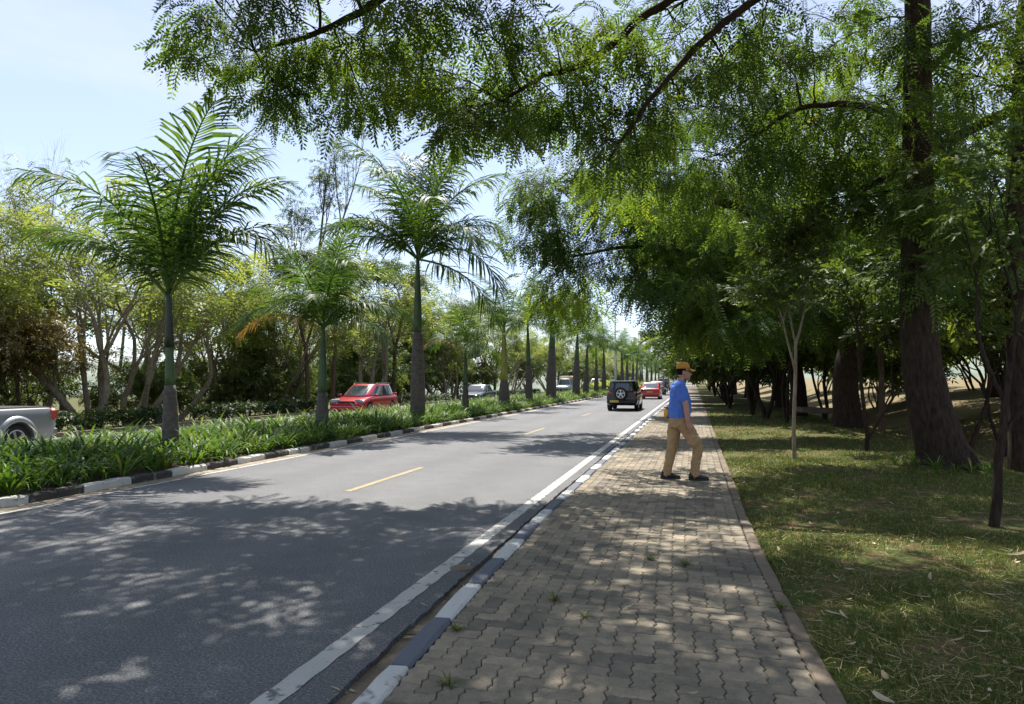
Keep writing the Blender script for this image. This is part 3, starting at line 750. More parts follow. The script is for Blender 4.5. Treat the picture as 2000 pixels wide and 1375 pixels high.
over += [((-4.4, 9.5, 8.8), 1.0), ((-3.5, 9.1, 8.7), .9), ((-5.0, 9.9, 9.3), 1.0), ((-4.2, 8.6, 8.9), .9)] + [((u + r1.uniform(-.4, .4), v + r1.uniform(-.4, .4), 9.4 + r1.uniform(-.2, .4)), .9) for u in (-.2, 1.1, 2.4, 3.6) for v in (8.8, 10.2)]
for u in (-8.6, -7.2, -5.8, -4.4, -3, -1.6):
    for v in (8.8, 10.2):
        if r1.uniform() < .7: over.append(((u + r1.uniform(-.6, .6), v + r1.uniform(-.6, .6), 9.9 + r1.uniform(-.2, .7)), r1.uniform(.8, 1.1)))
for u in (-.5, 1.5, 3.5, 5.5, 7.5):
    for v in (10.8, 12.6, 14.6):
        if r1.uniform() < .85: over.append(((u + r1.uniform(-.7, .7), v + r1.uniform(-.7, .7), 10.6 + r1.uniform(-.2, .8)), r1.uniform(.9, 1.2)))
W, S = pad_tree(r1, limbs, pads, 6, 5, 1.0, -.6, True, .6, .36)
S2 = []
for lot, nsp in (([p for p in over if abs(p[0][0] + 2.2) > 1.1], 6), ([p for p in over if abs(p[0][0] + 2.2) <= 1.1], 4)):
    W2, s2 = pad_tree(r1, limbs, lot, 7, nsp, 1.1, -.4, False, .6, .45, False); W.V += W2.V; W.F += [f + W.n for f in W2.F]; W.n += W2.n; S2 += s2
W, S = recentre(W, S, base); S2 = np.array(S2); S2[:, :3] -= base
big = make_tree('spreading_tree', W, S, T_FEATHER, M['bark_dark'], M['feather'], r1, base, 'nearest spreading tree, thick leaning dark trunk, feathery branches over the road', 'large trees on the lawn')

obj('crown', scatter_mesh('crown', T_FEATHER_FAR, S2, r1), M['feather'], big)
# second big tree further along the lawn
r2 = np.random.RandomState(33)
base = at(1655, 842, 21.4)
limbs = [([base - np.array([0, 0, .3]), at(1653, 800, 21.4), at(1650, 745, 21.4), at(1662, 690, 21.4), at(1682, 640, 21.5), at(1705, 595, 21.7)], [.52, .40, .35, .37, .27, .15], 0, 16),
  ([at(1672, 680, 21.4), at(1715, 600, 21.8), at(1735, 470, 22), at(1745, 330, 22.3), at(1750, 200, 22.5)], .26, .09, 10),
  ([at(1660, 690, 21.4), at(1615, 590, 21), at(1560, 500, 20.6), at(1480, 420, 20.3), at(1360, 375, 20.2), at(1230, 350, 20), at(1110, 350, 20)], .25, .04, 10),
  ([at(1665, 680, 21.4), at(1630, 560, 21.6), at(1590, 400, 22), at(1540, 260, 22.3), at(1480, 170, 22.5)], .2, .05, 10),
  ([at(1600, 570, 21), at(1500, 540, 20.2), at(1380, 500, 20), at(1240, 480, 20), at(1120, 500, 20.3)], .12, .03, 8),
  ([at(1660, 650, 21.4), at(1600, 600, 19.6), at(1500, 590, 18.6), at(1400, 600, 18.2)], .1, .03, 8)]
PX = [(1040, 360, 20, .7), (1050, 450, 20.2, .7), (1090, 400, 20, .9), (1130, 310, 20.4, .9), (1150, 470, 20, .9), (1110, 540, 20.6, .8), (1190, 390, 20, 1), (1230, 300, 20.8, 1), (1230, 520, 20.2, .8), (1290, 420, 20, .9), (1320, 330, 20.8, 1), (1330, 510, 19.6, .8), (1400, 450, 19.4, .9), (1420, 360, 20.6, 1), (1450, 560, 18.8, .8), (1380, 580, 18.6, .7), (1510, 480, 19.6, 1), (1530, 360, 21.4, 1.1), (1590, 560, 19.6, .8), (1620, 460, 20.6, 1), (1640, 320, 22.2, 1.1), (1710, 420, 22, 1.1), (1560, 240, 22.4, 1.2), (1450, 220, 22.4, 1.2), (1340, 220, 22, 1.1), (1700, 260, 22.6, 1.2), (1490, 110, 23, 1.2), (1620, 140, 23, 1.2), (1780, 330, 22.6, 1), (1760, 180, 23, 1.1), (1100, 590, 22.5, .6), (1870, 420, 21, 1), (1900, 300, 22, 1.1), (1250, 450, 19.6, .9), (1300, 560, 19, .8), (1370, 620, 18.4, .7), (1460, 630, 18.2, .7), (1540, 600, 18.8, .8), (1620, 610, 19.5, .7), (1700, 540, 20.5, .8), (1400, 520, 19, .8)]
W, S = pad_tree(r2, limbs, [(at(x, y, D), r_) for x, y, D, r_ in PX], 8, 8, 1.2, -.5, False, .6, .5)
W, S = recentre(W, S, base)
make_tree('spreading_tree', W, S, T_FEATHER, M['bark_dark'], M['feather'], r2, base, 'second spreading tree, stout knobbly trunk with a low fork, behind the thin sapling', 'large trees on the lawn')

# tree at the right edge of the photo, its long limb crosses behind the nearest trunk
r3 = np.random.RandomState(44)
base = at(1992, 915, 13.4); base[2] = float(gz(base[0], base[1])) - .05
limbs = [([base - np.array([0, 0, .2]), at(1990, 800, 13.4), at(1988, 600, 13.4), at(1992, 400, 13.4), at(2010, 150, 13.2), at(2030, -100, 13)], [.26, .2, .18, .17, .15, .1], 0, 12),
  ([at(2015, 120, 13.2), at(2010, 190, 13.1), at(1930, 235, 12.9), at(1850, 280, 12.8), at(1760, 335, 12.8), at(1690, 365, 12.9)], .12, .06, 9),
  ([at(1990, 500, 13.4), at(1930, 420, 13.6), at(1900, 330, 14)], .06, .02, 6)]
PX = [(1700, 400, 12.9, .6), (1880, 470, 13, .7), (1950, 420, 13, .8), (1960, 560, 13.2, .7), (1900, 600, 13.6, .6), (2010, 300, 13, .9), (1980, 100, 13, .9), (1920, 520, 14, .7)]
W, S = pad_tree(r3, limbs, [(at(x, y, D), r_) for x, y, D, r_ in PX], 6, 8, .95, -.3)
W, S = recentre(W, S, base)
make_tree('lawn_tree', W, S, T_BROAD, M['bark_dark'], M['broad'], r3, base, 'straight dark-trunked tree at the right edge, one limb crossing behind the nearest trunk', 'large trees on the lawn')

# ------------------------------------------------------------------ understory on the lawn
def slender(seed, px, py, D, stems, L, r, depth, label, templ=T_BROAD, leafm='broad', wood='bark_dark', **kw):
    q = np.random.RandomState(seed); b = at(px, py, D); b[2] = float(gz(b[0], b[1])) - .03
    W, S = grow_tree(q, stems, depth, L, r, **kw)
    return make_tree('slender_tree', W, S, templ, M[wood], M[leafm], q, b, label, 'slender trees on the lawn')
Z3 = (0, 0, 0)
slender(1, 1932, 1018, 7.55, [(Z3, (0.02, .05, 1), 1, 1)], 1.35, .055, 4, 'thin broad-leaved tree on bare soil at lower right, in front of the thick leaning trunk', ratio=.72, ang=.42, trop=.2, leaf=1, lscale=.62, lspread=.12, lval=.35, wob=.09)
slender(2, 1549, 893, 13.7, [(Z3, (.0, 0, 1), 1, 1)], 2.2, .042, 3, 'pole-thin pale sapling standing alone between path and big trees', ratio=.6, ang=.6, trop=.2, leaf=3, lscale=.9, lspread=.25, lval=.4, wob=.03, wood='bark_grey')
slender(3, 1690, 876, 15.7, [(Z3, (-.1, 0, 1), 1, 1), ((.02, 0, .3), (.6, .1, .9), .8, .7)], 1.7, .05, 3, 'forked slender tree in front of the stout knobbly trunk', ratio=.7, ang=.55, trop=.12, leaf=3, lscale=.9, lspread=.3, lval=.3, wob=.08)
slender(4, 1720, 845, 24, [(Z3, (.0, 0, 1), 1, 1)], 3.0, .12, 3, 'straight slim trunk on the slope right of the stout trunk', ratio=.62, ang=.55, trop=.15, leaf=3, lscale=1.1, lspread=.6, lval=.45, wob=.04, wood='bark_brown', kids=(3, 3))
slender(5, 1774, 858, 22.5, [(Z3, (.03, 0, 1), 1, 1)], 2.8, .11, 3, 'slim trunk on the slope just left of the leaning trunk', ratio=.64, ang=.6, trop=.12, leaf=3, lscale=1.1, lspread=.6, lval=.5, wob=.05, wood='bark_brown', kids=(3, 3))
slender(6, 1536, 826, 25, [(Z3, (.1, 0, 1), 1, 1), (Z3, (-.35, .1, 1), 1, .8)], 1.7, .06, 3, 'small forked tree behind the pale sapling', ratio=.75, ang=.6, leaf=5, lscale=1.2, lspread=.4, lval=.3)
slender(7, 1495, 812, 28, [(Z3, (.1, 0, 1), 1, 1), (Z3, (-.2, .1, 1), 1, 1), (Z3, (.2, -.2, 1), 1, 1)], 1.8, .09, 3, 'clump of dark stems on a red soil mound beside the path', ratio=.75, ang=.6, leaf=3, lscale=1.2, lspread=.55, lval=.25, kids=(3, 3), droop=-.4)
slender(8, 1468, 803, 31, [(Z3, (-.1, 0, 1), 1, 1), (Z3, (.25, .1, 1), 1, .8)], 1.9, .1, 3, 'dark leafy tree next beyond the red soil mound', ratio=.75, ang=.65, leaf=3, lscale=1.3, lspread=.6, lval=.25, kids=(3, 3), droop=-.4)
slender(9, 1425, 795, 38, [(Z3, (-.1, 0, 1), 1, 1), (Z3, (.2, .1, 1), .9, .8)], 1.9, .09, 3, 'dark bushy tree near the path just right of the walking man', ratio=.75, ang=.7, leaf=5, lscale=1.4, lspread=.5, lval=.2, kids=(3, 3), droop=-.5)
slender(10, 1880, 880, 17.5, [(Z3, (.2, 0, 1), 1, 1), (Z3, (-.2, .2, 1), 1, .8)], 2.0, .06, 3, 'slender dark tree on the bank behind the leaning trunk', ratio=.72, ang=.6, leaf=3, lscale=1.1, lspread=.45, lval=.3, kids=(3, 3))
slender(12, 1610, 835, 30, [(Z3, (.1, 0, 1), 1, 1), (Z3, (-.3, .2, 1), 1, .8)], 2.2, .08, 3, 'leafy tree on the slope behind the stout knobbly trunk', ratio=.75, ang=.6, leaf=3, lscale=1.3, lspread=.6, lval=.4, kids=(3, 3))
slender(13, 1960, 850, 21, [(Z3, (.1, 0, 1), 1, 1), (Z3, (-.3, .2, 1), 1, .8)], 2.3, .07, 3, 'slender leafy tree in the ditch at the right edge', ratio=.75, ang=.6, leaf=3, lscale=1.2, lspread=.5, lval=.5, kids=(3, 3))

# row of further trees along the lawn (two shapes, copied)
def row_variant(seed, h=8.5):
    q = np.random.RandomState(seed); limbs = [([(0, 0, -.3), (.05, 0, 1), (-.05, .1, 2.2), (.1, 0, 3.4)], [.45, .33, .3, .26], 0, 12)]; pads = []
    for k in range(9):
        a = k * 2 * math.pi / 9 + q.uniform(-.3, .3); rr = q.uniform(3, 5.2); zz = q.uniform(4.2, h)
        limbs.append(([(.1, 0, 3.0), (rr * .35 * math.cos(a), rr * .35 * math.sin(a), 3.4 + zz * .25), (rr * math.cos(a), rr * math.sin(a), zz)], .14, .03, 7))
        for _ in range(5): pads.append(((rr * math.cos(a) + q.normal(0, 1.1), rr * math.sin(a) + q.normal(0, 1.1), zz + q.normal(-.2, .7)), q.uniform(.8, 1.2)))
    for _ in range(8): pads.append(((q.normal(0, 1.6), q.normal(0, 1.6), h + q.uniform(-.8, 1)), 1.2))
    return pad_tree(q, limbs, pads, 6, 5, 1.7, -.35, False, .55, .6)
rv = []
for sd in (51, 52):
    W, S = row_variant(sd); q = np.random.RandomState(sd)
    rv.append(make_tree('spreading_tree', W, S, T_FEATHER_FAR, M['bark_dark'], M['feather'], q))
spots = [(4.3, 33, 0, 1.0, 'third spreading tree along the lawn, crown over the path beyond the man'), (4.8, 43, 1, 1.0, 'fourth spreading tree along the lawn, beyond the dark bushy tree'), (4.2, 54, 0, 1.05, 'fifth spreading tree along the lawn, far down the path'),
         (4.6, 66, 1, 1.0, None), (4.0, 80, 0, 1.1, None), (4.6, 96, 1, 1.1, None), (4.2, 115, 0, 1.15, None), (5, 140, 1, 1.2, None), (3.8, 170, 0, 1.3, None), (11.5, 30, 1, .9, 'spreading tree on the far bank of the ditch, behind the stout trunk'), (15, 42, 0, 1.0, 'spreading tree in the dry field beyond the ditch')]
for i, (u, v, k, s, lab) in enumerate(spots):
    t = rv[k] if i < 2 and k == i else copy_tree(rv[k])
    t.location = (u, v, float(gz(u, v))); t.rotation_euler = (0, 0, i * 1.9); t.scale = (s, s, s)
    tag(t, lab or 'spreading tree in the far end of the lawn row, small with distance', 'tree', 'large trees on the lawn' if lab else 'far lawn trees')
rv[1].location = (4.8, 43, float(gz(4.8, 43)))

# low dark shrub trees that hang beside the path further on
q = np.random.RandomState(61)
W, S = grow_tree(q, [(Z3, (-.2, 0, 1), 1, 1), (Z3, (.3, .2, 1), 1, .8), (Z3, (0, -.4, 1), .9, .7)], 3, 1.7, .08, ratio=.78, ang=.7, leaf=7, lscale=1.5, lspread=.5, lval=.22, kids=(3, 3), droop=-.5)
sh0 = make_tree('shrub_tree', W, S, T_BROAD_FAR, M['bark_dark'], M['broad'], q)
labs = ['low dark shrub tree overhanging the path, first beyond the bushy tree', 'low dark shrub tree overhanging the path, second beyond the bushy tree']
for i, (u, v, s) in enumerate([(1.9, 45, 1.1), (2.0, 52, 1.15), (2.1, 60, 1.2), (1.9, 70, 1.2), (2.2, 84, 1.3), (2.0, 100, 1.3), (2.4, 125, 1.5)]):
    t = sh0 if i == 0 else copy_tree(sh0); t.location = (u, v, .06); t.rotation_euler = (0, 0, 2.1 * i); t.scale = (s, s, s)
    tag(t, labs[i] if i < 2 else 'low dark shrub tree in the distant part of the path side', 'tree', 'shrub trees along the path')

# sunlit bushes beyond the dry field
q = np.random.RandomState(71)
W, S = grow_tree(q, [((.3 * math.cos(a), .3 * math.sin(a), 0), (math.cos(a) * .6, math.sin(a) * .6, 1), 1, 1) for a in np.arange(0, 6.2, 1.05)], 3, 1.25, .05, ratio=.8, ang=.6, leaf=5, lscale=1.3, lspread=.4, lval=.7, kids=(2, 3))
bs0 = make_tree('bush', W, S, T_BROAD_FAR, M['bark_brown'], M['airy'], q)
bl = ['sunlit yellow-green bush beyond the dry field, behind the stout trunk', 'sunlit bush beyond the dry field, behind the leaning trunk', 'sunlit bush beyond the dry field at the right edge']
for i, (u, v, s) in enumerate([(16.5, 36, 1.3), (15.5, 24.5, 1.2), (14.5, 18.5, 1.2), (19, 30, 1.5), (20, 40, 1.6), (22, 22, 1.6), (17, 50, 1.5), (14, 60, 1.4), (12, 75, 1.5), (24, 33, 1.8), (19, 15, 1.5), (11, 48, 1.1), (30, 45, 2), (28, 28, 2), (26, 18, 1.8), (33, 36, 2.2), (24, 50, 2), (36, 24, 2.4), (34, 58, 2.4)]):
    t = bs0 if i == 0 else copy_tree(bs0); t.location = (u, v, float(gz(u, v)) - .1); t.rotation_euler = (0, 0, 1.7 * i); t.scale = (s, s, s)
    tag(t, bl[i] if i < 3 else 'sunlit bush in the thicket beyond the dry field', 'bush', 'bushes beyond the field')

# ------------------------------------------------------------------ trees beyond the oncoming road
def airy(seed, nst, L, r, depth, leaf, val, spread_stem=.45, **kw):
    q = np.random.RandomState(seed); st = []
    for k in range(nst):
        a = k * 2 * math.pi / nst + q.uniform(-.4, .4); s = q.uniform(.4, 1.2) * spread_stem
        st.append(((.22 * math.cos(a), .22 * math.sin(a), -.2), (s * math.cos(a), s * math.sin(a), 1), q.uniform(.85, 1.2), q.uniform(.7, 1)))
    return grow_tree(q, st, depth, L, r, leaf=leaf, lval=val, **kw), q
(W, S), q = airy(81, 5, 2.5, .15, 5, 1, .6, bare=.68, ratio=.76, ang=.5, trop=.07, wob=.13, lscale=1.15, lspread=.4, flat_top=.25, kids=(2, 3))
tA = make_tree('multi_stem_tree', W, S, T_FEATHER_FAR, M['bark_grey'], M['airy'], q)
(W, S), q = airy(82, 4, 2.7, .16, 5, 1, .6, bare=.62, spread_stem=.7, ratio=.74, ang=.55, trop=.06, wob=.15, lscale=1.15, lspread=.4, flat_top=.3, kids=(2, 3))
tB = make_tree('multi_stem_tree', W, S, T_FEATHER_FAR, M['bark_grey'], M['airy'], q)
(W, S), q = airy(83, 1, 4.2, .2, 5, 1, .5, spread_stem=.1, ratio=.68, ang=.55, trop=.1, wob=.09, lscale=1.3, lspread=.45, kids=(2, 3))
tC = make_tree('straight_tree', W, S, T_FEATHER_FAR, M['bark_brown'], M['dull'], q)
(W, S), q = airy(84, 6, 1.5, .07, 4, 2, .6, bare=.4, spread_stem=.8, ratio=.78, ang=.6, trop=.08, wob=.15, lscale=1.2, lspread=.45, kids=(2, 3))
tD = make_tree('understory_tree', W, S, T_BROAD_FAR, M['bark_brown'], M['dull'], q)
(W, S), q = airy(85, 2, 3.6, .13, 6, 1, .6, spread_stem=.3, ratio=.74, ang=.5, trop=.12, wob=.12, lscale=.7, lspread=.3, bare=.93, kids=(2, 2))
tE = make_tree('bare_tree', W, S, T_FEATHER_FAR, M['bark_grey'], M['dull'], q)
(W, S), q = airy(86, 1, 6.0, .15, 5, 1, .35, bare=.45, spread_stem=.05, ratio=.58, ang=.42, trop=.22, wob=.05, lscale=.65, lspread=.3, kids=(3, 3))
tF = make_tree('tall_tree', W, S, T_BROAD_FAR, M['bark_brown'], M['dull'], q)
(W, S), q = airy(87, 5, 1.5, .07, 4, 2, .5, spread_stem=.8, ratio=.78, ang=.6, wob=.15, lscale=1.0, lspread=.45)
tG = make_tree('dry_tree', W, S, T_BROAD_FAR, M['bark_brown'], M['drytree'], q)
used = set()
def place(t, px, u, s, rz, label, group='trees beyond the oncoming road', v=None, dz=0):
    if v is None:
        k = (px - 1000) / FPX; D = u / (k * math.cos(YAW) - math.sin(YAW)); v = D * (k * math.sin(YAW) + math.cos(YAW))
    o = t if t.name not in used else copy_tree(t)
    used.add(t.name)
    o.location = (u, v, float(gz(u, v)) + dz); o.rotation_euler = (0, 0, rz); o.scale = (s, s, s)
    tag(o, label, 'tree', group); return o
place(tA, 182, -21.8, 1.0, 0, 'pale many-stemmed tree behind the silver pickup, left of the first palm')
place(tB, 262, -22.8, .95, 1, 'many-stemmed tree close behind the first palm')
place(tB, 330, -24.5, 1.05, 2.6, 'many-stemmed tree spreading right behind the first palm')
place(tA, 545, -23.8, .95, 2, 'many-stemmed leaning tree left of the second palm')
place(tC, 594, -21.8, .85, .5, 'straight reddish trunk just left of the second palm')
place(tC, 652, -23, .9, 2.2, 'straight reddish trunk just right of the second palm')
place(tA, 722, -22.5, 1.2, 4, 'forked pale tree behind the red SUV')
place(tC, 775, -22, 1.0, 4, 'upright tree half hidden by the third palm')
place(tF, 562, -27, 1.5, 1, 'tall narrow tree rising above the others between first and second palms')
place(tE, 70, -24.5, .86, 1, 'nearly bare tall tree with fine twigs at the upper left corner')
place(tE, 20, -28, .95, 3.3, 'nearly bare tree at the far left edge, behind the other bare one')
place(tG, 20, -23.5, .8, 0, 'brownish drying tree at the left edge behind the silver pickup')
place(tG, -60, -24, .85, 2, 'brownish drying tree partly cut off by the left edge')
place(tB, 100, -27, 1.1, 4, 'airy green-topped tree at left behind the pale many-stemmed one')
place(tA, 430, -26, 1.05, 5, 'airy many-stemmed tree between first and second palms')
place(tD, 480, -26, 1.05, 0, 'dense dark understory tree left of the second palm')
place(tD, 690, -26, 1.15, 2, 'dense dark understory tree behind the red SUV')
place(tB, 860, -23, 1.1, 3, 'airy tree behind the third palm and the dark sedan')
place(tA, 960, -22.5, 1.15, 1, 'airy many-stemmed tree behind the dark sedan')
for i in range(17):
    place(tD, 0, -26.5 - 1.5 * math.sin(i * 2.1), .62 + .12 * math.sin(i * 3.7), i * 1.1, 'low leafy undergrowth bush at the foot of the roadside trees', 'undergrowth bushes', 11 + i * 3.4)
rr_ = random.Random(9)
v = 8
# second rank and the far roadside, thinned with distance
rank = [(-30, 18, tA, 1.0), (-32, 44, tB, 1.0), (-34, 56, tD, 1.3), (-29, 62, tA, 1.1), (-36, 70, tD, 1.8), (-28, 72, tD, 1.6), (-27, 80, tC, 1.0), (-25, 62, tD, 1.2)]
for i, (u, vv, t, s) in enumerate(rank):
    place(t, 0, u, s, i * 1.3, 'tree in the second rank behind the roadside trees', 'second rank trees', vv)
vv = 66
i = 0
while vv < 260:
    u = -21.8 - rr_.uniform(0, 2.5); t = [tA, tD, tC, tB, tD][i % 5]
    place(t, 0, u, rr_.uniform(1.0, 1.35) * (1.25 if t is tD else 1), i * 2.3, 'tree in the distant row beyond the oncoming road', 'distant roadside trees', vv)
    vv += rr_.uniform(5.5, 8) * (1 + vv / 250); i += 1
for i, (u, vv) in enumerate([(-10, 262), (-4, 268), (1, 258), (-15, 275), (7, 250), (-22, 285), (-7, 290), (3, 300)]):
    place([tD, tA, tD, tC][i % 4], 0, u, 1.9 + .2 * (i % 3), i, 'tree closing the view at the far end of the road', 'trees at the road end', vv)

# low clipped hedge along the far verge, broken into runs
def hedge(v0, v1, label, u=-20.4, h=.55, w=.9, n=None):
    q = np.random.RandomState(int(v0 * 10)); n = int((v1 - v0) * (75 if v0 < 30 else 38)); S = []
    for _ in range(n):
        S.append((u + q.uniform(-w / 2, w / 2), q.uniform(v0, v1), -.15 + h * q.uniform(.05, 1) ** .6 + .08 * math.sin(v0 + q.uniform()), q.uniform(0, 6.28), q.normal(.2, .4), q.normal(0, .4), q.uniform(.5, .8), q.uniform(0, .9)))
    o = obj('hedge', scatter_mesh('hedge', T_BROAD, S, q), M['hedge']); tag(o, label, 'hedge', 'low hedges on the far verge'); return o
hedge(13, 24.5, 'low dark hedge on the far verge behind the silver pickup')
hedge(26, 36, 'low dark hedge on the far verge left of the red SUV')
hedge(40, 58, 'low dark hedge on the far verge between red SUV and dark sedan')
hedge(62, 95, 'low dark hedge on the far verge beyond the dark sedan')

# ------------------------------------------------------------------ palms of the median
def frond_np(rs, L, elev, droop, n=52, ll=.86):
    V, F4, F3, A4, A3 = [], [], [], [], []
    m = 14; P = [np.zeros(3)]; T = []
    for i in range(m):
        t = i / (m - 1); a = elev - droop * t ** 1.4; T.append(np.array([math.cos(a), 0, math.sin(a)])); P.append(P[-1] + T[-1] * L / m)
    P = np.array(P); T.append(T[-1]); T = np.array(T)
    def pos(t): x = t * m; i = min(int(x), m - 1); f = x - i; return P[i] * (1 - f) + P[i + 1] * f, T[i]
    rv_, rf = tube_np(P, np.linspace(.028, .006, m + 1) * L / 2.6, 4)
    V += [tuple(p) for p in rv_]; F4 += [tuple(f) for f in rf]; A4 += [.75] * len(rf)
    g = np.array([0, 0, -1.])
    for i in range(n):
        t = .13 + .86 * (i + .5) / n
        for s in (-1, 1):
            p, tg = pos(t); side = np.array([0, s, 0.]); up = np.cross(tg, np.array([0, 1., 0])); up = up if up[2] > 0 or tg[2] > .9 else -up
            a = R(70 - 42 * t ** 1.2) + rs.normal(0, .09); lift = rs.choice([.45, .15, -.15]) + rs.normal(0, .12)
            d = tg * math.cos(a) + side * math.sin(a) * math.cos(lift) + up * math.sin(lift) * math.sin(a); d /= np.linalg.norm(d)
            l = ll * (.45 + .55 * math.sin(math.pi * min(.97, .18 + .72 * t))) * rs.uniform(.85, 1.12); w = .034 * L / 2.6 * rs.uniform(.8, 1.2)
            wd = tg - d * tg.dot(d); wd /= np.linalg.norm(wd) + 1e-9; k = len(V); q = p.copy(); v = rs.uniform(.1, .75)
            for j, (wf, gd) in enumerate(((.5, 0), (1, .16), (.75, .42))):
                V += [tuple(q - wd * w * wf / 2), tuple(q + wd * w * wf / 2)]
                d2 = d + g * (.18 + gd * 2.1); d2 /= np.linalg.norm(d2); q = q + d2 * l / 3
            V.append(tuple(q)); F4 += [(k, k + 1, k + 3, k + 2), (k + 2, k + 3, k + 5, k + 4)]; F3.append((k + 4, k + 5, k + 6)); A4 += [v, v]; A3.append(v)
    return mesh_np('frond', np.array(V), [np.array(F4), np.array(F3)], np.array(A4 + A3))
rp = np.random.RandomState(90)
FR = {}
for key, (el, dr) in {'up': (1.42, .8), 'steep': (1.2, 1.15), 'mid': (.95, 1.35), 'out': (.68, 1.35), 'low': (.3, 1.3), 'hang': (-.2, 1.2)}.items():
    FR[key] = [frond_np(rp, 2.7, el, dr * f) for f in (.85, 1.15)]
    for me in FR[key]: me.materials.append(M['palm_leaf'])
DEAD = frond_np(rp, 2.6, .55, 1.5, 36, .5); DEAD.materials.append(M['palm_dead'])
def ring_profile(zs, rs_, ns=18):
    b = MB(); b.rings([[(r * math.cos(2 * math.pi * k / ns), r * math.sin(2 * math.pi * k / ns), z) for k in range(ns)] for z, r in zip(zs, rs_)]); return b
def palm(seed, u, v, zt, zj, rb, fs, label, fl=None, dead=None, shaft='palm_shaft', group='palms of the median', n=12, lean=0.0, dark_top=.0):
    q = np.random.RandomState(seed)
    root = empty('palm', (u, v, .08), q.uniform(0, 6.28) if fl is None else 0, label, 'palm', group)
    root.rotation_euler.x, root.rotation_euler.y = q.normal(0, .018), q.normal(0, .018)
    n1 = max(6, int(zt / .1)); zs = np.linspace(-.15, zt, n1); t = zs / zt
    prof = rb * (1.16 - .42 * t + .12 * np.sin(np.clip(t, 0, 1) * math.pi)) + .006 * np.cos(np.arange(n1) * math.pi)
    ring_profile(zs, prof).build('trunk', M['palm_trunk'], root, True)
    r0 = prof[-1] * .93; zs2 = np.linspace(zt - .02, zj, 10); t2 = np.linspace(0, 1, 10)
    pr2 = r0 * (1 + .12 * np.sin(t2 * math.pi) * (1 - t2) - .62 * t2 ** 1.1)
    ring_profile(zs2, pr2).build('crownshaft', M[shaft], root, True)
    if dark_top:
        ring_profile(np.linspace(zj - dark_top, zj + .15, 6), np.interp(np.linspace(zj - dark_top, zj + .15, 6), zs2, pr2) * 1.08 + .012).build('sheath', M['palm_shaft_dark'], root, True)
    if fl is None:
        keys = ['up', 'up', 'steep', 'steep', 'mid', 'mid', 'mid', 'out', 'out', 'out', 'low', 'low', 'hang'][:n]; fl = []
        for i, k in enumerate(keys): fl.append((math.degrees(i * 2.399 + q.uniform(-.25, .25)), k))
    for i, (az, k) in enumerate(fl):
        s = fs * q.uniform(.9, 1.06) * {'up': 1.05, 'steep': .95, 'mid': .8}.get(k, .85)
        o = obj('frond', FR[k][i % 2], None, root, (0, 0, zj - .05 + (.12 if k in ('up', 'steep') else 0)), (q.normal(0, .06), 0, R(az))); o.scale = (s, s, s)
    if dead is not None:
        o = obj('frond', DEAD, None, root, (0, 0, zj - .12), (0, 0, R(dead))); o.scale = (fs * .95,) * 3; o['label'] = 'dead orange-brown drooping frond'
    b = MB(); b.tube([(0, 0, zj - .1), (.02, 0, zj + fs * .9), (.06, .02, zj + fs * 1.6)], [.035, .02, .004], 5); b.build('spear_leaf', M['rachis'], root)
    return root
CAMR = -14.25 + 14.25
# azimuths: 0 = to the right across the road, 90 = away along the road, 180 = left
palm(1, -9.8, 11.85, 1.42, 3.15, .135, 1.33, 'first and nearest palm on the left, tall upright fronds, dark sheath', [(20, 'up'), (45, 'up'), (120, 'steep'), (95, 'up'), (215, 'mid'), (-60, 'steep'), (190, 'mid'), (165, 'steep'), (15, 'steep'), (-10, 'mid'), (30, 'steep'), (-25, 'up'), (150, 'steep'), (250, 'steep'), (5, 'mid'), (65, 'up'), (195, 'mid')], dark_top=1.0)
palm(2, -9.75, 17.55, 1.18, 3.0, .165, 1.08, 'second palm from the left, with one dead orange-brown frond', [(80, 'up'), (20, 'steep'), (150, 'steep'), (-40, 'steep'), (240, 'mid'), (10, 'mid'), (-10, 'out'), (175, 'mid'), (40, 'out'), (-70, 'mid'), (200, 'mid'), (120, 'steep'), (-30, 'up'), (60, 'mid'), (-100, 'steep'), (215, 'out'), (-20, 'low')], dead=188)
palm(3, -9.4, 23.6, 3.2, 5.8, .23, 1.72, 'third and tallest palm, thick grey ringed trunk right of the red SUV', [(140, 'up'), (10, 'up'), (100, 'up'), (200, 'up'), (30, 'steep'), (185, 'out'), (170, 'mid'), (0, 'mid'), (-15, 'out'), (20, 'out'), (-60, 'mid'), (230, 'mid'), (90, 'up'), (-20, 'low'), (-8, 'hang'), (200, 'mid'), (45, 'up'), (-100, 'steep'), (160, 'steep'), (-40, 'out'), (215, 'out')])
palm(4, -9.75, 30.1, 1.3, 3.0, .14, .98, 'fourth palm, short and thin-trunked, in front of the dark sedan', dead=200)
palm(5, -9.75, 36.7, 1.5, 4.4, .27, 1.1, 'fifth palm, pale bulging foot and yellow-green shaft', shaft='palm_shaft_yellow')
palm(6, -9.8, 42.9, 2.4, 4.9, .2, 1.15, 'sixth palm, between the bulging one and the one beside the lamp post')
palm(7, -9.7, 49.2, 3.7, 5.8, .31, 1.2, 'seventh palm, stout grey trunk beside the nearest lamp post')
palm(8, -9.8, 60.8, 3.2, 5.4, .29, 1.15, 'eighth palm, right of the canvas-topped truck')
palm(9, -9.8, 66.4, 2.6, 4.8, .25, 1.15, 'ninth palm, just left of the white van')
palm(10, -9.8, 74, 2.6, 5.0, .22, 1.1, 'tenth palm, in front of the white van')
palm(11, -9.8, 80.5, 2.8, 5.0, .24, 1.1, 'eleventh palm, just right of the white van')
for i in range(14):
    palm(12 + i, -9.8 + .2 * math.sin(i * 3), 93 + i * 8.5, 2.8 + .6 * math.sin(i), 5.2 + .8 * math.sin(i * 2.2), .26, 1.15, 'small distant palm in the median beyond the second lamp post', n=11)

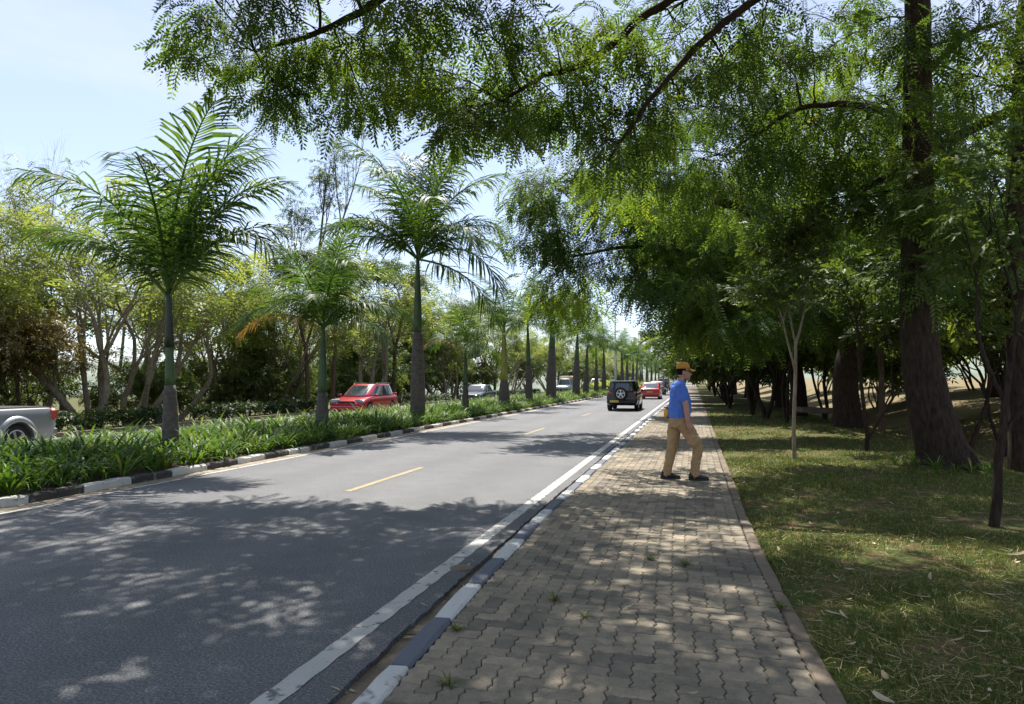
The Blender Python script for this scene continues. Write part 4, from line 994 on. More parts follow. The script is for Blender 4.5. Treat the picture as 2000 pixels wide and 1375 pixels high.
# ------------------------------------------------------------------ strap-leaved plants of the median
def strap_np(rs, n=24):
    V, F, A = [], [], []
    for i in range(n):
        az = i * 2.399 + rs.uniform(-.4, .4); el = rs.uniform(.75, 1.35) - .25 * (i % 3 == 0); L = rs.uniform(.4, .72); w = rs.uniform(.026, .042); m = 6; bend = rs.uniform(.9, 2.1); v = rs.uniform(.1, .8) + (.25 if rs.uniform() < .06 else 0)
        dh = np.array([math.cos(az), math.sin(az), 0]); sd = np.array([-math.sin(az), math.cos(az), 0]); p = dh * .03 + sd * rs.normal(0, .02); k = len(V)
        for j in range(m + 1):
            t = j / m; wf = (.5 + 1.1 * t if t < .4 else 1.0) if t < .65 else max(.06, (1 - t) / .35)
            V += [p - sd * w * wf / 2, p + sd * w * wf / 2]
            a = el - bend * t ** 1.6; p = p + (dh * math.cos(a) + np.array([0, 0, math.sin(a)])) * L / m
        for j in range(m): F.append((k + 2 * j, k + 2 * j + 1, k + 2 * j + 3, k + 2 * j + 2)); A.append(v)
    return np.array(V), np.array(F), np.array(A)
rq = np.random.RandomState(101)
SP = [strap_np(rq, 26) for _ in range(8)]
sp_me = [mesh_np('strap_plant', V, F, A) for V, F, A in SP]
for me in sp_me: me.materials.append(M['strap'])
pl = []
v = 5.6
while v < 84:
    st = .40 if v < 45 else .6
    for u in np.arange(-12.35, -8.5, .42):
        uu, vv = u + rq.uniform(-.13, .13), v + rq.uniform(-.13, .13)
        if uu > -8.72: uu = -8.74
        if rq.uniform() < .07: continue
        pl.append((uu, vv, rq.uniform(0, 6.28), rq.uniform(.9, 1.25) * (1.08 if uu < -9.3 else .92), rq.randint(8)))
    v += st
def vis_size(p):
    iv = in_view(p[0], p[1], .4, 60)
    if not iv: return 0
    return (1 / iv[2] ** 2) * (1.0 if p[0] > -9.6 else (.45 if p[0] > -10.4 else .15))
pl.sort(key=lambda p: -vis_size(p))
def bedz(u, v): return .075 + .05 * math.sin((u + 12.6) / 4.1 * math.pi)
for p in pl[:300]:
    o = obj('strap_plant', sp_me[p[4]], None, None, (p[0], p[1], bedz(p[0], p[1])), (rq.normal(0, .08), rq.normal(0, .08), p[2])); o.scale = (p[3],) * 3
    row = 'front row along the kerb' if p[0] > -9.0 else ('second row' if p[0] > -9.45 else 'rows behind')
    tag(o, 'strap-leaved plant clump of the median bed, ' + row + ', by the ' + ['first', 'second', 'third', 'fourth', 'fifth', 'sixth', 'seventh', 'eighth', 'ninth', 'tenth'][int(np.argmin([abs(p[1] - y) for y in (11.85, 17.55, 23.6, 30.1, 36.7, 42.9, 49.2, 60.8, 66.4, 74)]))] + ' palm', 'plant', 'strap-leaved plants of the median bed')
Vs, Fs, As, n0 = [], [], [], 0
for p in pl[300:]:
    V, F, A = SP[p[4]]
    if p[1] > 28 or p[0] < -11: F, A = F[:78], A[:78]; V = V[:91 * 2]
    c, s = math.cos(p[2]), math.sin(p[2]); Rm = np.array([[c, -s, 0], [s, c, 0], [0, 0, 1]])
    Vs.append(V @ Rm.T * p[3] + np.array([p[0], p[1], bedz(p[0], p[1])])); Fs.append(F + n0); As.append(np.clip(A + rq.normal(0, .15), 0, 1)); n0 += len(V)
o = obj('strap_plant_mass', mesh_np('strap_plant_mass', np.concatenate(Vs), np.concatenate(Fs), np.concatenate(As)), M['strap'])
tag(o, 'further strap-leaved plants filling the back of the median bed', 'plants', kind='stuff')
# far median: clipped yellowish hedge then ground cover
q = np.random.RandomState(7); S = []
for _ in range(2600):
    vv = 84 + 110 * q.uniform() ** 1.5; S.append((q.uniform(-12.3, -8.7), vv, .1 + .55 * q.uniform() ** .7, q.uniform(0, 6.28), q.normal(.5, .4), q.normal(0, .4), q.uniform(1.6, 2.4), q.uniform(.3, 1)))
o = obj('ground_cover', scatter_mesh('ground_cover', T_BROAD, S, q), M['airy']); tag(o, 'yellow-green ground cover filling the distant median', 'plants', kind='stuff')

# ------------------------------------------------------------------ lawn grass
q = np.random.RandomState(13)
def blades(n, umin, umax, dmin, dmax, power, wf):
    D = dmin + (dmax - dmin) * q.uniform(size=n) ** power; k = q.uniform(.12, .75, n)
    c, s = math.cos(YAW), math.sin(YAW); X = k * D; u = X * c - D * s; v = X * s + D * c
    e = np.array([PR + .11 + pshift(x) for x in v]); ok = (u > e + .0) & (u < umax)
    # patchy: bare soil here and there
    pt = np.sin(u * 2.3 + 1.1 * np.sin(v * 1.3)) * np.sin(v * 1.9 + u) + .6 * np.sin(u * 5.1 - v * 3.3) + q.normal(0, .5, n)
    ok &= pt > -.25
    ok &= ((u - 3.1) ** 2 + (v - 8.7) ** 2 > .5 * q.uniform(.3, 1.6, n)) & ((u - 4.1) ** 2 + (v - 13.6) ** 2 > .7)
    u, v, D, pt = u[ok], v[ok], D[ok], pt[ok]; n = len(u); z = gz(u, v)
    w = (.0035 + .00075 * D) * wf * q.uniform(.6, 1.3, n); L = q.uniform(.02, .06, n) * (1 + .02 * D)
    az = q.uniform(0, 6.28, n); el = q.uniform(.15, 1.35, n); a2 = az + q.normal(0, .7, n)
    d = np.stack([np.cos(az) * np.cos(el), np.sin(az) * np.cos(el), np.sin(el)], 1); sd = np.stack([-np.sin(a2), np.cos(a2), np.zeros(n)], 1)
    p = np.stack([u, v, z - .004], 1); V = np.stack([p - sd * w[:, None] / 2, p + sd * w[:, None] / 2, p + d * L[:, None]], 1).reshape(-1, 3)
    val = np.clip(.31 - .16 * pt + q.normal(0, .27, n) + .12 * np.clip(u - 4.5, 0, 3), 0, 1)
    return V, val
parts = [blades(260000, .5, 9, 3.0, 14, 1.5, 1.0), blades(120000, .5, 11, 10, 34, 1.3, 1.2)]
def straw(n):
    D = 3.0 + 10 * q.uniform(size=n) ** 1.4; k = q.uniform(.12, .75, n); c, s = math.cos(YAW), math.sin(YAW); X = k * D; u = X * c - D * s; v = X * s + D * c
    ok = u > np.array([PR + .13 + pshift(x) for x in v]); u, v, D = u[ok], v[ok], D[ok]; n = len(u); az = q.uniform(0, 6.28, n); L = q.uniform(.04, .16, n); w = .003 + .0006 * D
    p = np.stack([u, v, gz(u, v) + q.uniform(.012, .035, n)], 1); d = np.stack([np.cos(az), np.sin(az), q.normal(0, .12, n)], 1); sd = np.stack([-np.sin(az), np.cos(az), np.zeros(n)], 1)
    return np.stack([p - sd * w[:, None] / 2, p + sd * w[:, None] / 2, p + d * L[:, None]], 1).reshape(-1, 3), np.clip(q.normal(.9, .15, n), 0, 1)
parts.append(straw(7000))
V = np.concatenate([p[0] for p in parts]); A = np.concatenate([p[1] for p in parts])
o = obj('grass', mesh_np('grass', V, np.arange(len(V)).reshape(-1, 3), A), M['grass']); tag(o, 'short patchy lawn grass between the path and the ditch', 'grass', kind='stuff')

# ------------------------------------------------------------------ vehicles
def eval_mesh(o, name):
    bpy.context.view_layer.update()
    dg = bpy.context.evaluated_depsgraph_get(); me = bpy.data.meshes.new_from_object(o.evaluated_get(dg)); me.name = name; return me
def kill(*os):
    for o in os: bpy.data.objects.remove(o, do_unlink=True)

def wheel(parent, x, y, r, w, side, spokes=5, name='wheel', rimmat='rim'):
    b = MB(); b.lathe([(-w / 2, r * .6), (-w / 2, r * .9), (-w / 2 + .025, r * .985), (-w * .2, r), (w * .2, r), (w / 2 - .025, r * .985), (w / 2, r * .9), (w / 2, r * .6)], (0, 0, 0), 'Y', 28)
    o = b.build(name, M['tyre'], parent, True); o.location = (x, y, r)
    rm = MB(); s = side; rm.lathe([(s * w * .30, r * .62), (s * w * .50, r * .66), (s * w * .53, r * .62), (s * w * .44, r * .52), (s * w * .3, r * .5)], (0, 0, 0), 'Y', 24, cap=False)
    for k in range(spokes):
        a = 2 * math.pi * k / spokes
        rm.box((math.cos(a) * r * .3, s * w * .46, math.sin(a) * r * .3), (r * .6, w * .12, r * .16), Euler((0, -a, 0)))
    rm.lathe([(s * w * .3, r * .16), (s * w * .5, r * .15), (s * w * .54, r * .08)], (0, 0, 0), 'Y', 14)
    rm.build('rim', M[rimmat], o, False)
    return o

def car(name, label, cat, loc, rz, L, W, H, belt, cl, top, gh, paintm, wr, wx, rearlamp=None, headlamp=None, plate=None, detail=True, n_pow=5, rails=False, side_split=None, group=None, bumper=True, bumpermat=None, cabin=True, mirrors=True, glassm='glass', roofmat=None, wf=1.0):
    root = empty(name, loc, rz, label, cat, group)
    # lower body
    xs = np.concatenate([np.linspace(-L / 2, -L / 2 + .22, 6), np.linspace(-L / 2 + .3, L / 2 - .3, 22), np.linspace(L / 2 - .22, L / 2, 6)])
    rings = []; hw0 = W / 2
    tx, tz = [p[0] for p in top], [p[1] for p in top]
    for x in xs:
        q = max(0, (abs(x) - (L / 2 - .24)) / .24); sh = 1 - math.sqrt(max(0, 1 - q * q * .9))
        zt = np.interp(x, tx, tz) - .10 * sh; zb = cl + .10 * sh + .03 * (abs(x) / (L / 2)) ** 4
        w = hw0 * (1 - .05 * (abs(x) / (L / 2)) ** 3) * (1 - .13 * sh); h = zt - zb
        half = [(0, zb), (.80 * w, zb), (.95 * w, zb + .05), (.985 * w, zb + .22 * h), (w, zb + .5 * h), (.985 * w, zb + .72 * h), (.965 * w, zt - .10), (.93 * w, zt - .035), (.85 * w, zt - .006), (.5 * w, zt + .012), (0, zt + .02)]
        rings.append([(x, y, z) for y, z in half] + [(x, -y, z) for y, z in reversed(half[1:-1])])
    b = MB(); b.rings(rings); tmp = obj('tmp', b.mesh('tmp'))
    cut = MB()
    for x in wx:
        for s in (-1, 1): cut.lathe([(s * (hw0 - .30), wr * 1.13), (s * (hw0 + .2), wr * 1.13)], (x, 0, wr * 1.02), 'Y', 28)
    ct = obj('cut', cut.mesh('cut'))
    md = tmp.modifiers.new('b', 'BOOLEAN'); md.operation = 'DIFFERENCE'; md.object = ct; md.solver = 'EXACT'
    me = eval_mesh(tmp, 'body'); kill(tmp, ct)
    for p in me.polygons: p.use_smooth = True
    bm = bmesh.new(); bm.from_mesh(me); bmesh.ops.dissolve_degenerate(bm, dist=1e-4, edges=bm.edges)
    for e in bm.edges:
        if len(e.link_faces) == 2 and e.calc_face_angle(0) > .6: e.smooth = False
    bm.to_mesh(me); bm.free()
    me.materials.clear(); body = obj('body', me, M[paintm], root)
    # cabin (greenhouse) as stacked superellipse rings
    xbf, xrf, xrr, xbr = gh; wb, wt = hw0 * .93, hw0 * .93 - .16 * (H - belt) / .5 * .75
    n = n_pow
    def sec(t):
        tt = t ** 1.15
        f = xbf + (xrf - xbf) * tt; r = xbr + (xrr - xbr) * tt
        return (f + r) / 2, (f - r) / 2, wb + (wt - wb) * t, belt + (H - belt) * (t * .96)
    def se(t, ang):
        xc, a, bb, z = sec(t); c, s = math.cos(ang), math.sin(ang)
        return (xc + a * math.copysign(abs(c) ** (2 / n), c), bb * math.copysign(abs(s) ** (2 / n), s), z)
    if cabin:
        b = MB(); rg = []
        for t in (-.12, 0, .2, .4, .6, .8, .92, 1.0):
            tt = max(t, 0); ring = [se(tt, 2 * math.pi * k / 48) for k in range(48)]
            if t < 0: ring = [(x, y, belt - .06) for x, y, z in ring]
            rg.append(ring)
        xc, a, bb, z = sec(1.0)
        for sc_, dz in ((.97, .020), (.88, .038), (.6, .050), (.2, .054)):
            rg.append([(xc + (x - xc) * sc_, y * sc_, z + dz * (H - z) / .054) for x, y, _ in rg[7]])
        b.rings(rg); b.build('cabin', M[roofmat or paintm], root, True)
        def front_patch(t0, t1, fr, sgn, off=.012):
            P = []; nu_, nt_ = 9, 5
            for j in range(nt_):
                t = t0 + (t1 - t0) * j / (nt_ - 1); xc, a, bb, z = sec(t)
                for i in range(nu_):
                    y = bb * fr * (-1 + 2 * i / (nu_ - 1)); x = xc + sgn * (a * (1 - abs(y / bb) ** n) ** (1 / n) + off); P.append((x, y, z))
            F = [(j * nu_ + i, j * nu_ + i + 1, (j + 1) * nu_ + i + 1, (j + 1) * nu_ + i) for j in range(nt_ - 1) for i in range(nu_ - 1)]
            bb_ = MB(); bb_.add(P, F); return bb_
        def side_patch(xa0, xa1, xb0, xb1, t0, t1, s, off=.010):
            P = []; nu_, nt_ = 8, 5
            for j in range(nt_):
                f = j / (nt_ - 1); t = t0 + (t1 - t0) * f; xc, a, bb, z = sec(t); l, r = xa0 + (xb0 - xa0) * f, xa1 + (xb1 - xa1) * f
                for i in range(nu_):
                    x = l + (r - l) * i / (nu_ - 1); q = min(.999, abs((x - xc) / a)); P.append((x, s * (bb * (1 - q ** n) ** (1 / n) + off), z))
            F = [(j * nu_ + i, j * nu_ + i + 1, (j + 1) * nu_ + i + 1, (j + 1) * nu_ + i) for j in range(nt_ - 1) for i in range(nu_ - 1)]
            bb_ = MB(); bb_.add(P, F); return bb_
        front_patch(.08, .9, .86, 1).build('windscreen', M[glassm], root, True)
        front_patch(.12, .84, .80, -1).build('rear_window', M[glassm], root, True)
        for s in (-1, 1):
            xm = side_split if side_split is not None else (xrf + xrr) / 2
            side_patch(xbf - .42, xm + .05, xrf - .16, xm + .05, .10, .86, s).build('side_window', M[glassm], root, True)
            side_patch(xm - .05, xbr + .42, xm - .05, xrr + .22, .10, .86, s).build('side_window', M[glassm], root, True)
    if mirrors:
        for s in (-1, 1):
            b = MB(); b.box((xbf - .45, s * (hw0 + .07), belt + .06), (.12, .18, .13), bevel=.03); b.build('mirror', M[paintm], root)
    for x in wx:
        for s in (-1, 1): wheel(root, x, s * (hw0 - .13), wr, .22, s)
    if bumper:
        bmt = M[bumpermat or paintm]
        for sx in (-1, 1):
            b = MB(); b.box((sx * (L / 2 - .05), 0, cl + .22), (.22, W * .93, .24), bevel=.06); b.build('bumper', bmt, root)
    if headlamp:
        z, w_, h_ = headlamp
        for s in (-1, 1):
            b = MB(); b.box((L / 2 - .17, s * (hw0 - w_ / 2 - .04), z), (.22, w_, h_), Euler((0, -.35, s * -.5)), bevel=.05); b.build('headlight', M['lamp_clear'], root)
        b = MB(); b.box((L / 2 - .06, 0, z - .05), (.1, W * .5, .13), bevel=.02); b.build('grille', M['black'], root)
    if rearlamp:
        z, w_, h_, zz = rearlamp
        for s in (-1, 1):
            b = MB(); b.box((-L / 2 + .115 + zz, s * (hw0 - w_ / 2 - .10), z), (.15, w_, h_), bevel=.03); b.build('tail_light', M['lamp_red'], root)
    if plate:
        m_, x, z = plate
        b = MB(); b.box((x, 0, z), (.03, .5, .12), bevel=.008); b.build('number_plate', M[m_], root)
    if rails:
        for s in (-1, 1):
            b = MB(); b.tube([(xrr + .2, s * (wt - .08), H - .03), (xrr + .3, s * (wt - .06), H + .035), (xrf - .4, s * (wt - .06), H + .035), (xrf - .2, s * (wt - .08), H - .03)], .02, 6); b.build('roof_rail', M['chrome'], root)
    return root
UP, DN = math.pi / 2, -math.pi / 2
# red hatchback SUV on the oncoming road
c = car('suv', 'bright red five-door SUV facing left behind the median plants', 'suv', (-16.4, 34.0, -.2), DN, 4.4, 1.82, 1.60, .98, .20,
    [(-2.2, .98), (-2.0, 1.02), (.55, 1.0), (1.1, .98), (1.8, .86), (2.2, .70)], (1.38, .36, -1.70, -2.12), 'red', .345, (1.38, -1.32), (.98, .2, .3, .03), (.76, .5, .18), ('plate_white', 2.17, .45), rails=True, side_split=-.15, n_pow=4)
# silver pickup cut by the left edge
c = car('pickup', 'silver double-cab pickup cut off by the left edge, red tail light', 'pickup', (-16.3, 12.05, -.2), DN, 5.2, 1.80, 1.78, 1.12, .30,
    [(-2.6, 1.13), (-.9, 1.13), (-.7, 1.12), (1.1, 1.10), (1.7, 1.04), (2.6, .85)], (1.15, .45, -.55, -.8), 'silver', .38, (1.7, -1.45), None, (.85, .42, .2), None, bumpermat='chrome', side_split=.1)
for s in (-1, 1):
    b = MB(); b.box((-2.48, s * .80, .95), (.2, .2, .30), Euler((0, 0, s * .25)), bevel=.05); b.build('tail_light', M['lamp_red'], c)
    for x in (1.7, -1.45):
        b = MB(); ns = 16; rings = []
        for k in range(ns + 1):
            a = math.pi * (-.04 + 1.08 * k / ns); ca, sa = math.cos(a), math.sin(a)
            rings.append([(x + r_ * ca, s * y_, .39 + r_ * sa) for r_, y_ in ((.43, .86), (.425, .955), (.50, .955), (.56, .90), (.57, .86))])
        b.rings(rings); b.build('wheel_arch', M['silver'], c, True)
b = MB(); b.box((-1.7, 0, 1.135), (1.6, 1.5, .02)); b.build('bed_cover', M['black'], c)
# dark sedan
car('sedan', 'dark sedan on the oncoming road, half hidden by the fourth palm', 'sedan', (-16.3, 53.6, -.2), DN, 4.8, 1.85, 1.44, .92, .17,
    [(-2.4, .9), (-2.1, .98), (-1.5, .97), (.9, .93), (1.6, .86), (2.4, .66)], (1.05, .25, -.75, -1.65), 'navy', .33, (1.45, -1.4), (.8, .35, .16, 0), (.68, .45, .17), ('plate_white', 2.37, .42), side_split=-.2)
# canvas topped truck
c = car('truck', 'pale boxy off-road truck with tan canvas top on the oncoming road', 'truck', (-15.3, 86.8, -.2), DN, 4.9, 1.75, 1.95, 1.2, .4,
    [(-2.45, 1.15), (-.3, 1.2), (.55, 1.2), (.8, 1.18), (2.2, 1.08), (2.45, 1.0)], (.72, .5, -.35, -.4), 'steel', .39, (1.5, -1.4), None, (.85, .22, .22), None, bumpermat='black', n_pow=9)
b = MB(); rings = []
for x in (-2.45, -1.9, -1.2, -.45):
    rings.append([(x, .9 * math.copysign(abs(math.cos(a)) ** .45, math.cos(a)), 1.1 + 1.22 * abs(math.sin(a)) ** .45) for a in np.linspace(0, math.pi, 15)])
b.rings(rings); b.build('canvas_top', M['canvas'], c, True)
# white van and white car further off
car('van', 'white minibus van far along the oncoming road', 'van', (-15.5, 116.7, -.2), DN, 4.8, 1.8, 2.0, 1.1, .2, [(-2.4, 1.1), (1.7, 1.1), (2.2, .95), (2.4, .8)], (2.0, 1.15, -2.2, -2.36), 'whitep', .33, (1.6, -1.5), None, (.75, .35, .2), ('plate_white', 2.37, .45), n_pow=8)
car('car', 'small white car furthest along the oncoming road', 'car', (-15.0, 150, -.2), DN, 4.3, 1.8, 1.6, .95, .2, [(-2.15, .95), (.9, .95), (1.6, .88), (2.15, .7)], (1.2, .4, -1.6, -2.0), 'whitep', .33, (1.35, -1.3), None, (.7, .4, .18), None)
# black SUV with spare wheel, driving away
c = car('suv', 'black SUV driving away with a spare wheel on its tailgate', 'suv', (-3.62, 39.2, 0), UP, 4.0, 1.66, 1.56, .98, .26,
    [(-2.0, .98), (.6, .98), (1.2, .95), (1.75, .86), (2.0, .75)], (1.05, .45, -1.82, -1.95), 'blackp', .35, (1.2, -1.2), (.86, .17, .28, -.02), (.75, .35, .2), None, bumpermat='black', n_pow=7, rails=True, side_split=-.2)
sw = MB(); r = .34; sw.lathe([(-.09, .1), (-.09, .24), (-.09, r * .9), (-.06, r), (.06, r), (.09, r * .9), (.09, .1)], (-2.09, .04, .88), 'X', 28)
sp = sw.build('spare_wheel', M['tyre'], c, True)
rm = MB(); rm.lathe([(-.10, .225), (-.118, .22), (-.118, .195), (-.08, .19)], (-2.09, .04, .88), 'X', 24, cap=False)
for k in range(5):
    a = 2 * math.pi * k / 5 + .3; rm.box((-2.197, .04 + math.cos(a) * .11, .88 + math.sin(a) * .11), (.03, .2, .055), Euler((a, 0, 0)))
rm.lathe([(-.08, .07), (-.12, .06), (-.125, .03)], (-2.09, .04, .88), 'X', 12); rm.build('rim', M['rim'], sp)
b = MB(); b.box((-2.09, .38, .50), (.03, .46, .12), bevel=.006); b.build('number_plate', M['plate_yellow'], c)
b = MB(); b.box((-1.98, 0, 1.545), (.16, 1.15, .035), bevel=.01); b.build('spoiler', M['steel'], c)
# red saloon
car('sedan', 'red sedan driving away just ahead of the black SUV', 'sedan', (-3.55, 62.3, 0), UP, 4.3, 1.68, 1.40, .92, .17, [(-2.15, .88), (-1.95, .93), (-1.3, .95), (.8, .92), (1.6, .84), (2.15, .66)], (.95, .2, -.65, -1.5), 'redc', .30, (1.3, -1.25), (.76, .42, .15, -.02), None, ('plate_yellow', -2.17, .6))
car('sedan', 'silver-grey sedan in front of the red sedan', 'sedan', (-4.1, 83.5, 0), UP, 4.4, 1.7, 1.45, .95, .17, [(-2.2, .9), (-1.3, .97), (.8, .94), (1.6, .84), (2.2, .66)], (.95, .2, -.65, -1.5), 'steel', .31, (1.3, -1.25), (.78, .4, .15, -.02), None, ('plate_yellow', -2.2, .55))
car('suv', 'dark grey SUV furthest ahead on the near carriageway', 'suv', (-4.5, 113, 0), UP, 4.7, 1.9, 1.85, 1.1, .3, [(-2.35, 1.1), (1.0, 1.1), (1.7, 1.02), (2.35, .85)], (1.2, .5, -2.1, -2.3), 'greyp', .38, (1.4, -1.4), (1.0, .25, .3, -.02), None, ('plate_yellow', -2.37, .7), n_pow=7, rails=True)

# ------------------------------------------------------------------ remeshed soft bodies
def ering(c, a, b, n=16, plane='XY', rot=0):
    out = []
    for k in range(n):
        t = 2 * math.pi * k / n; p, q = a * math.cos(t), b * math.sin(t)
        if plane == 'XY': x, y = p * math.cos(rot) - q * math.sin(rot), p * math.sin(rot) + q * math.cos(rot); out.append((c[0] + x, c[1] + y, c[2]))
        elif plane == 'YZ': out.append((c[0], c[1] + p, c[2] + q))
        else: out.append((c[0] + p, c[1], c[2] + q))
    return out
def limb(b, pts, rad, n=14):
    """rounded tube limb"""
    pts = [np.asarray(p, float) for p in pts]
    P = smooth_line(pts, len(pts) * 5, 0); r = np.interp(np.linspace(0, 1, len(P)), np.linspace(0, 1, len(rad)), rad)
    d0 = P[0] - P[1]; d0 /= np.linalg.norm(d0); d1 = P[-1] - P[-2]; d1 /= np.linalg.norm(d1)
    P = np.concatenate([[P[0] + d0 * r[0] * .8], P, [P[-1] + d1 * r[-1] * .8]]); r = np.concatenate([[r[0] * .45], r, [r[-1] * .45]])
    b.tube(P, r, n)
def ball(b, c, rx, ry, rz, n=14):
    rings = []
    for i in range(1, 9):
        t = math.pi * i / 9; rings.append(ering((c[0], c[1], c[2] + rz * math.cos(t)), rx * math.sin(t), ry * math.sin(t), n))
    b.rings(rings)
def soft(b, name, mat, parent, voxel=.01, smooth=4, disp=None):
    tmp = obj('tmp', b.mesh('tmp')); m = tmp.modifiers.new('r', 'REMESH'); m.mode = 'VOXEL'; m.voxel_size = voxel
    s = tmp.modifiers.new('s', 'SMOOTH'); s.iterations = smooth; s.factor = .5
    if disp:
        tx = bpy.data.textures.new('fold', 'CLOUDS'); tx.noise_scale = disp[1]; d = tmp.modifiers.new('d', 'DISPLACE'); d.texture = tx; d.strength = disp[0]; d.mid_level = .5
    me = eval_mesh(tmp, name); kill(tmp)
    for p in me.polygons: p.use_smooth = True
    me.materials.clear(); return obj(name, me, mat, parent)

# the walking man; local +x is the way he faces, y his left
man = empty('person', (-.19, 11.16, .102), R(12), 'man in blue T-shirt, khaki cargo trousers and mustard cap walking on the path', 'person')
sk = MB()
# head, neck
hx, hz = .035, 1.615
rings = [ering((-.02, 0, 1.44), .06, .065), ering((-.01, 0, 1.50), .055, .057), ering((.0, 0, 1.53), .058, .058)]
sk.rings(rings)
sk.rings([ering((hx + .035, 0, 1.505), .035, .035), ering((hx + .03, 0, 1.52), .062, .050), ering((hx + .015, 0, 1.55), .086, .062), ering((hx + .005, 0, 1.59), .096, .070), ering((hx, 0, 1.63), .100, .076), ering((hx - .005, 0, 1.67), .099, .078), ering((hx - .01, 0, 1.705), .088, .070), ering((hx - .01, 0, 1.735), .055, .045)])
sk.rings([ering((hx + .098, 0, 1.615), .008, .010, 8), ering((hx + .106, 0, 1.598), .012, .014, 8), ering((hx + .116, 0, 1.578), .016, .018, 8), ering((hx + .10, 0, 1.565), .016, .018, 8)])      # nose
ball(sk, (hx + .088, 0, 1.545), .016, .026, .008); ball(sk, (hx + .085, 0, 1.532), .016, .024, .008); ball(sk, (hx + .074, 0, 1.508), .024, .028, .018)   # lips, chin
for s in (-1, 1): ball(sk, (hx - .012, s * .078, 1.607), .022, .012, .034)    # ears
# arms with hands: right arm (y<0) hangs, near the camera
def arm(s, sh, el, wr, fist):
    limb(sk, [sh, (np.array(sh) + el) / 2 + (0, 0, 0), el], [.052, .05, .043])
    limb(sk, [el, np.array(el) * .6 + np.array(wr) * .4, wr], [.043, .044, .030])
    w = np.array(wr, float); d = w - np.array(el); d /= np.linalg.norm(d)
    fwd = np.array([.25, 0, -.97]); fwd /= np.linalg.norm(fwd)
    sk.rings([[tuple(w + fwd * t + np.array([a_ * math.cos(k), b_ * math.sin(k), 0])) for k in np.linspace(0, 2 * math.pi, 12, endpoint=False)] for t, a_, b_ in ((-.01, .026, .021), (.02, .034, .019), (.06, .041, .017), (.092, .039, .014))])
    for f, (ox, ln) in enumerate(((.030, .072), (.010, .080), (-.010, .075), (-.029, .060))):
        p0 = w + fwd * .085 + np.array([ox, 0, 0]); p1 = p0 + fwd * ln * .5 + np.array([.0, s * -.006, 0]); p2 = p1 + np.array([-.012, s * -.022, -.4 * ln]); p3 = p2 + np.array([-.006, s * -.012, -.012])
        limb(sk, [p0, p1, p2, p3], [.0095, .009, .008, .0065], 8)
    t0 = w + fwd * .03 + np.array([.03, s * -.006, 0]); limb(sk, [t0, t0 + np.array([.026, s * -.008, -.03]), t0 + np.array([.03, s * -.014, -.062])], [.012, .0105, .008], 8)
arm(-1, (-.045, -.195, 1.40), (.02, -.245, 1.115), (.045, -.255, .885), True)
arm(1, (-.045, .195, 1.40), (-.07, .245, 1.115), (.02, .25, .895), True)
# torso core and legs inside the clothes
sk.rings([ering((-.02, 0, 1.46), .05, .07), ering((-.03, 0, 1.40), .09, .15), ering((-.03, 0, 1.2), .12, .15), ering((-.03, 0, 1.0), .11, .14), ering((-.03, 0, .88), .10, .13)])
LEGR = [(-.01, -.085, .90), (.10, -.09, .70), (.215, -.09, .49), (.19, -.085, .28), (.165, -.08, .10)]
LEGL = [(-.05, .085, .90), (-.10, .09, .70), (-.125, .09, .48), (-.175, .085, .27), (-.225, .08, .10)]
for Lg in (LEGR, LEGL): limb(sk, Lg, [.075, .068, .048, .046, .034])
body = soft(sk, 'body', M['skin'], man, .009, 2)
# shirt
b = MB()
b.rings([ering((-.035, 0, .925), .158, .182), ering((-.035, 0, .96), .166, .190), ering((-.025, 0, 1.04), .170, .190), ering((-.02, 0, 1.13), .166, .188), ering((-.025, 0, 1.24), .150, .192), ering((-.035, 0, 1.33), .132, .198), ering((-.04, 0, 1.40), .110, .190), ering((-.035, 0, 1.445), .088, .135), ering((-.02, 0, 1.475), .070, .080), ering((-.015, 0, 1.485), .066, .072)])
for s, el in ((-1, (.02, -.245, 1.115)), (1, (-.07, .245, 1.115))):
    sh = np.array((-.045, s * .185, 1.395)); e = np.array(el); p = sh + (e - sh) * .62
    limb(b, [sh + (0, -s * .05, .0), sh, (sh + p) / 2, p], [.085, .078, .074, .078])
sh_ = soft(b, 'shirt', M['shirt'], man, .0095, 2, (.034, .055))
# trousers
b = MB()
b.rings([ering((-.035, 0, .965), .148, .172), ering((-.035, 0, .90), .158, .182), ering((-.035, 0, .84), .158, .180), ering((-.03, 0, .78), .130, .165)])
limb(b, LEGR[:1] + LEGR[1:4] + [(.165, -.08, .075)], [.122, .104, .080, .070, .066]); limb(b, LEGL[:1] + LEGL[1:4] + [(-.22, .08, .075)], [.122, .104, .080, .070, .066])
b.box((.135, -.195, .60), (.15, .035, .17), Euler((0, .45, 0)), bevel=.015)
soft(b, 'trousers', M['trouser'], man, .010, 2, (.032, .055))
b = MB(); b.rings([ering((-.035, 0, .935), .148, .172), ering((-.035, 0, .965), .145, .169)]); b.build('belt', M['black'], man, True)
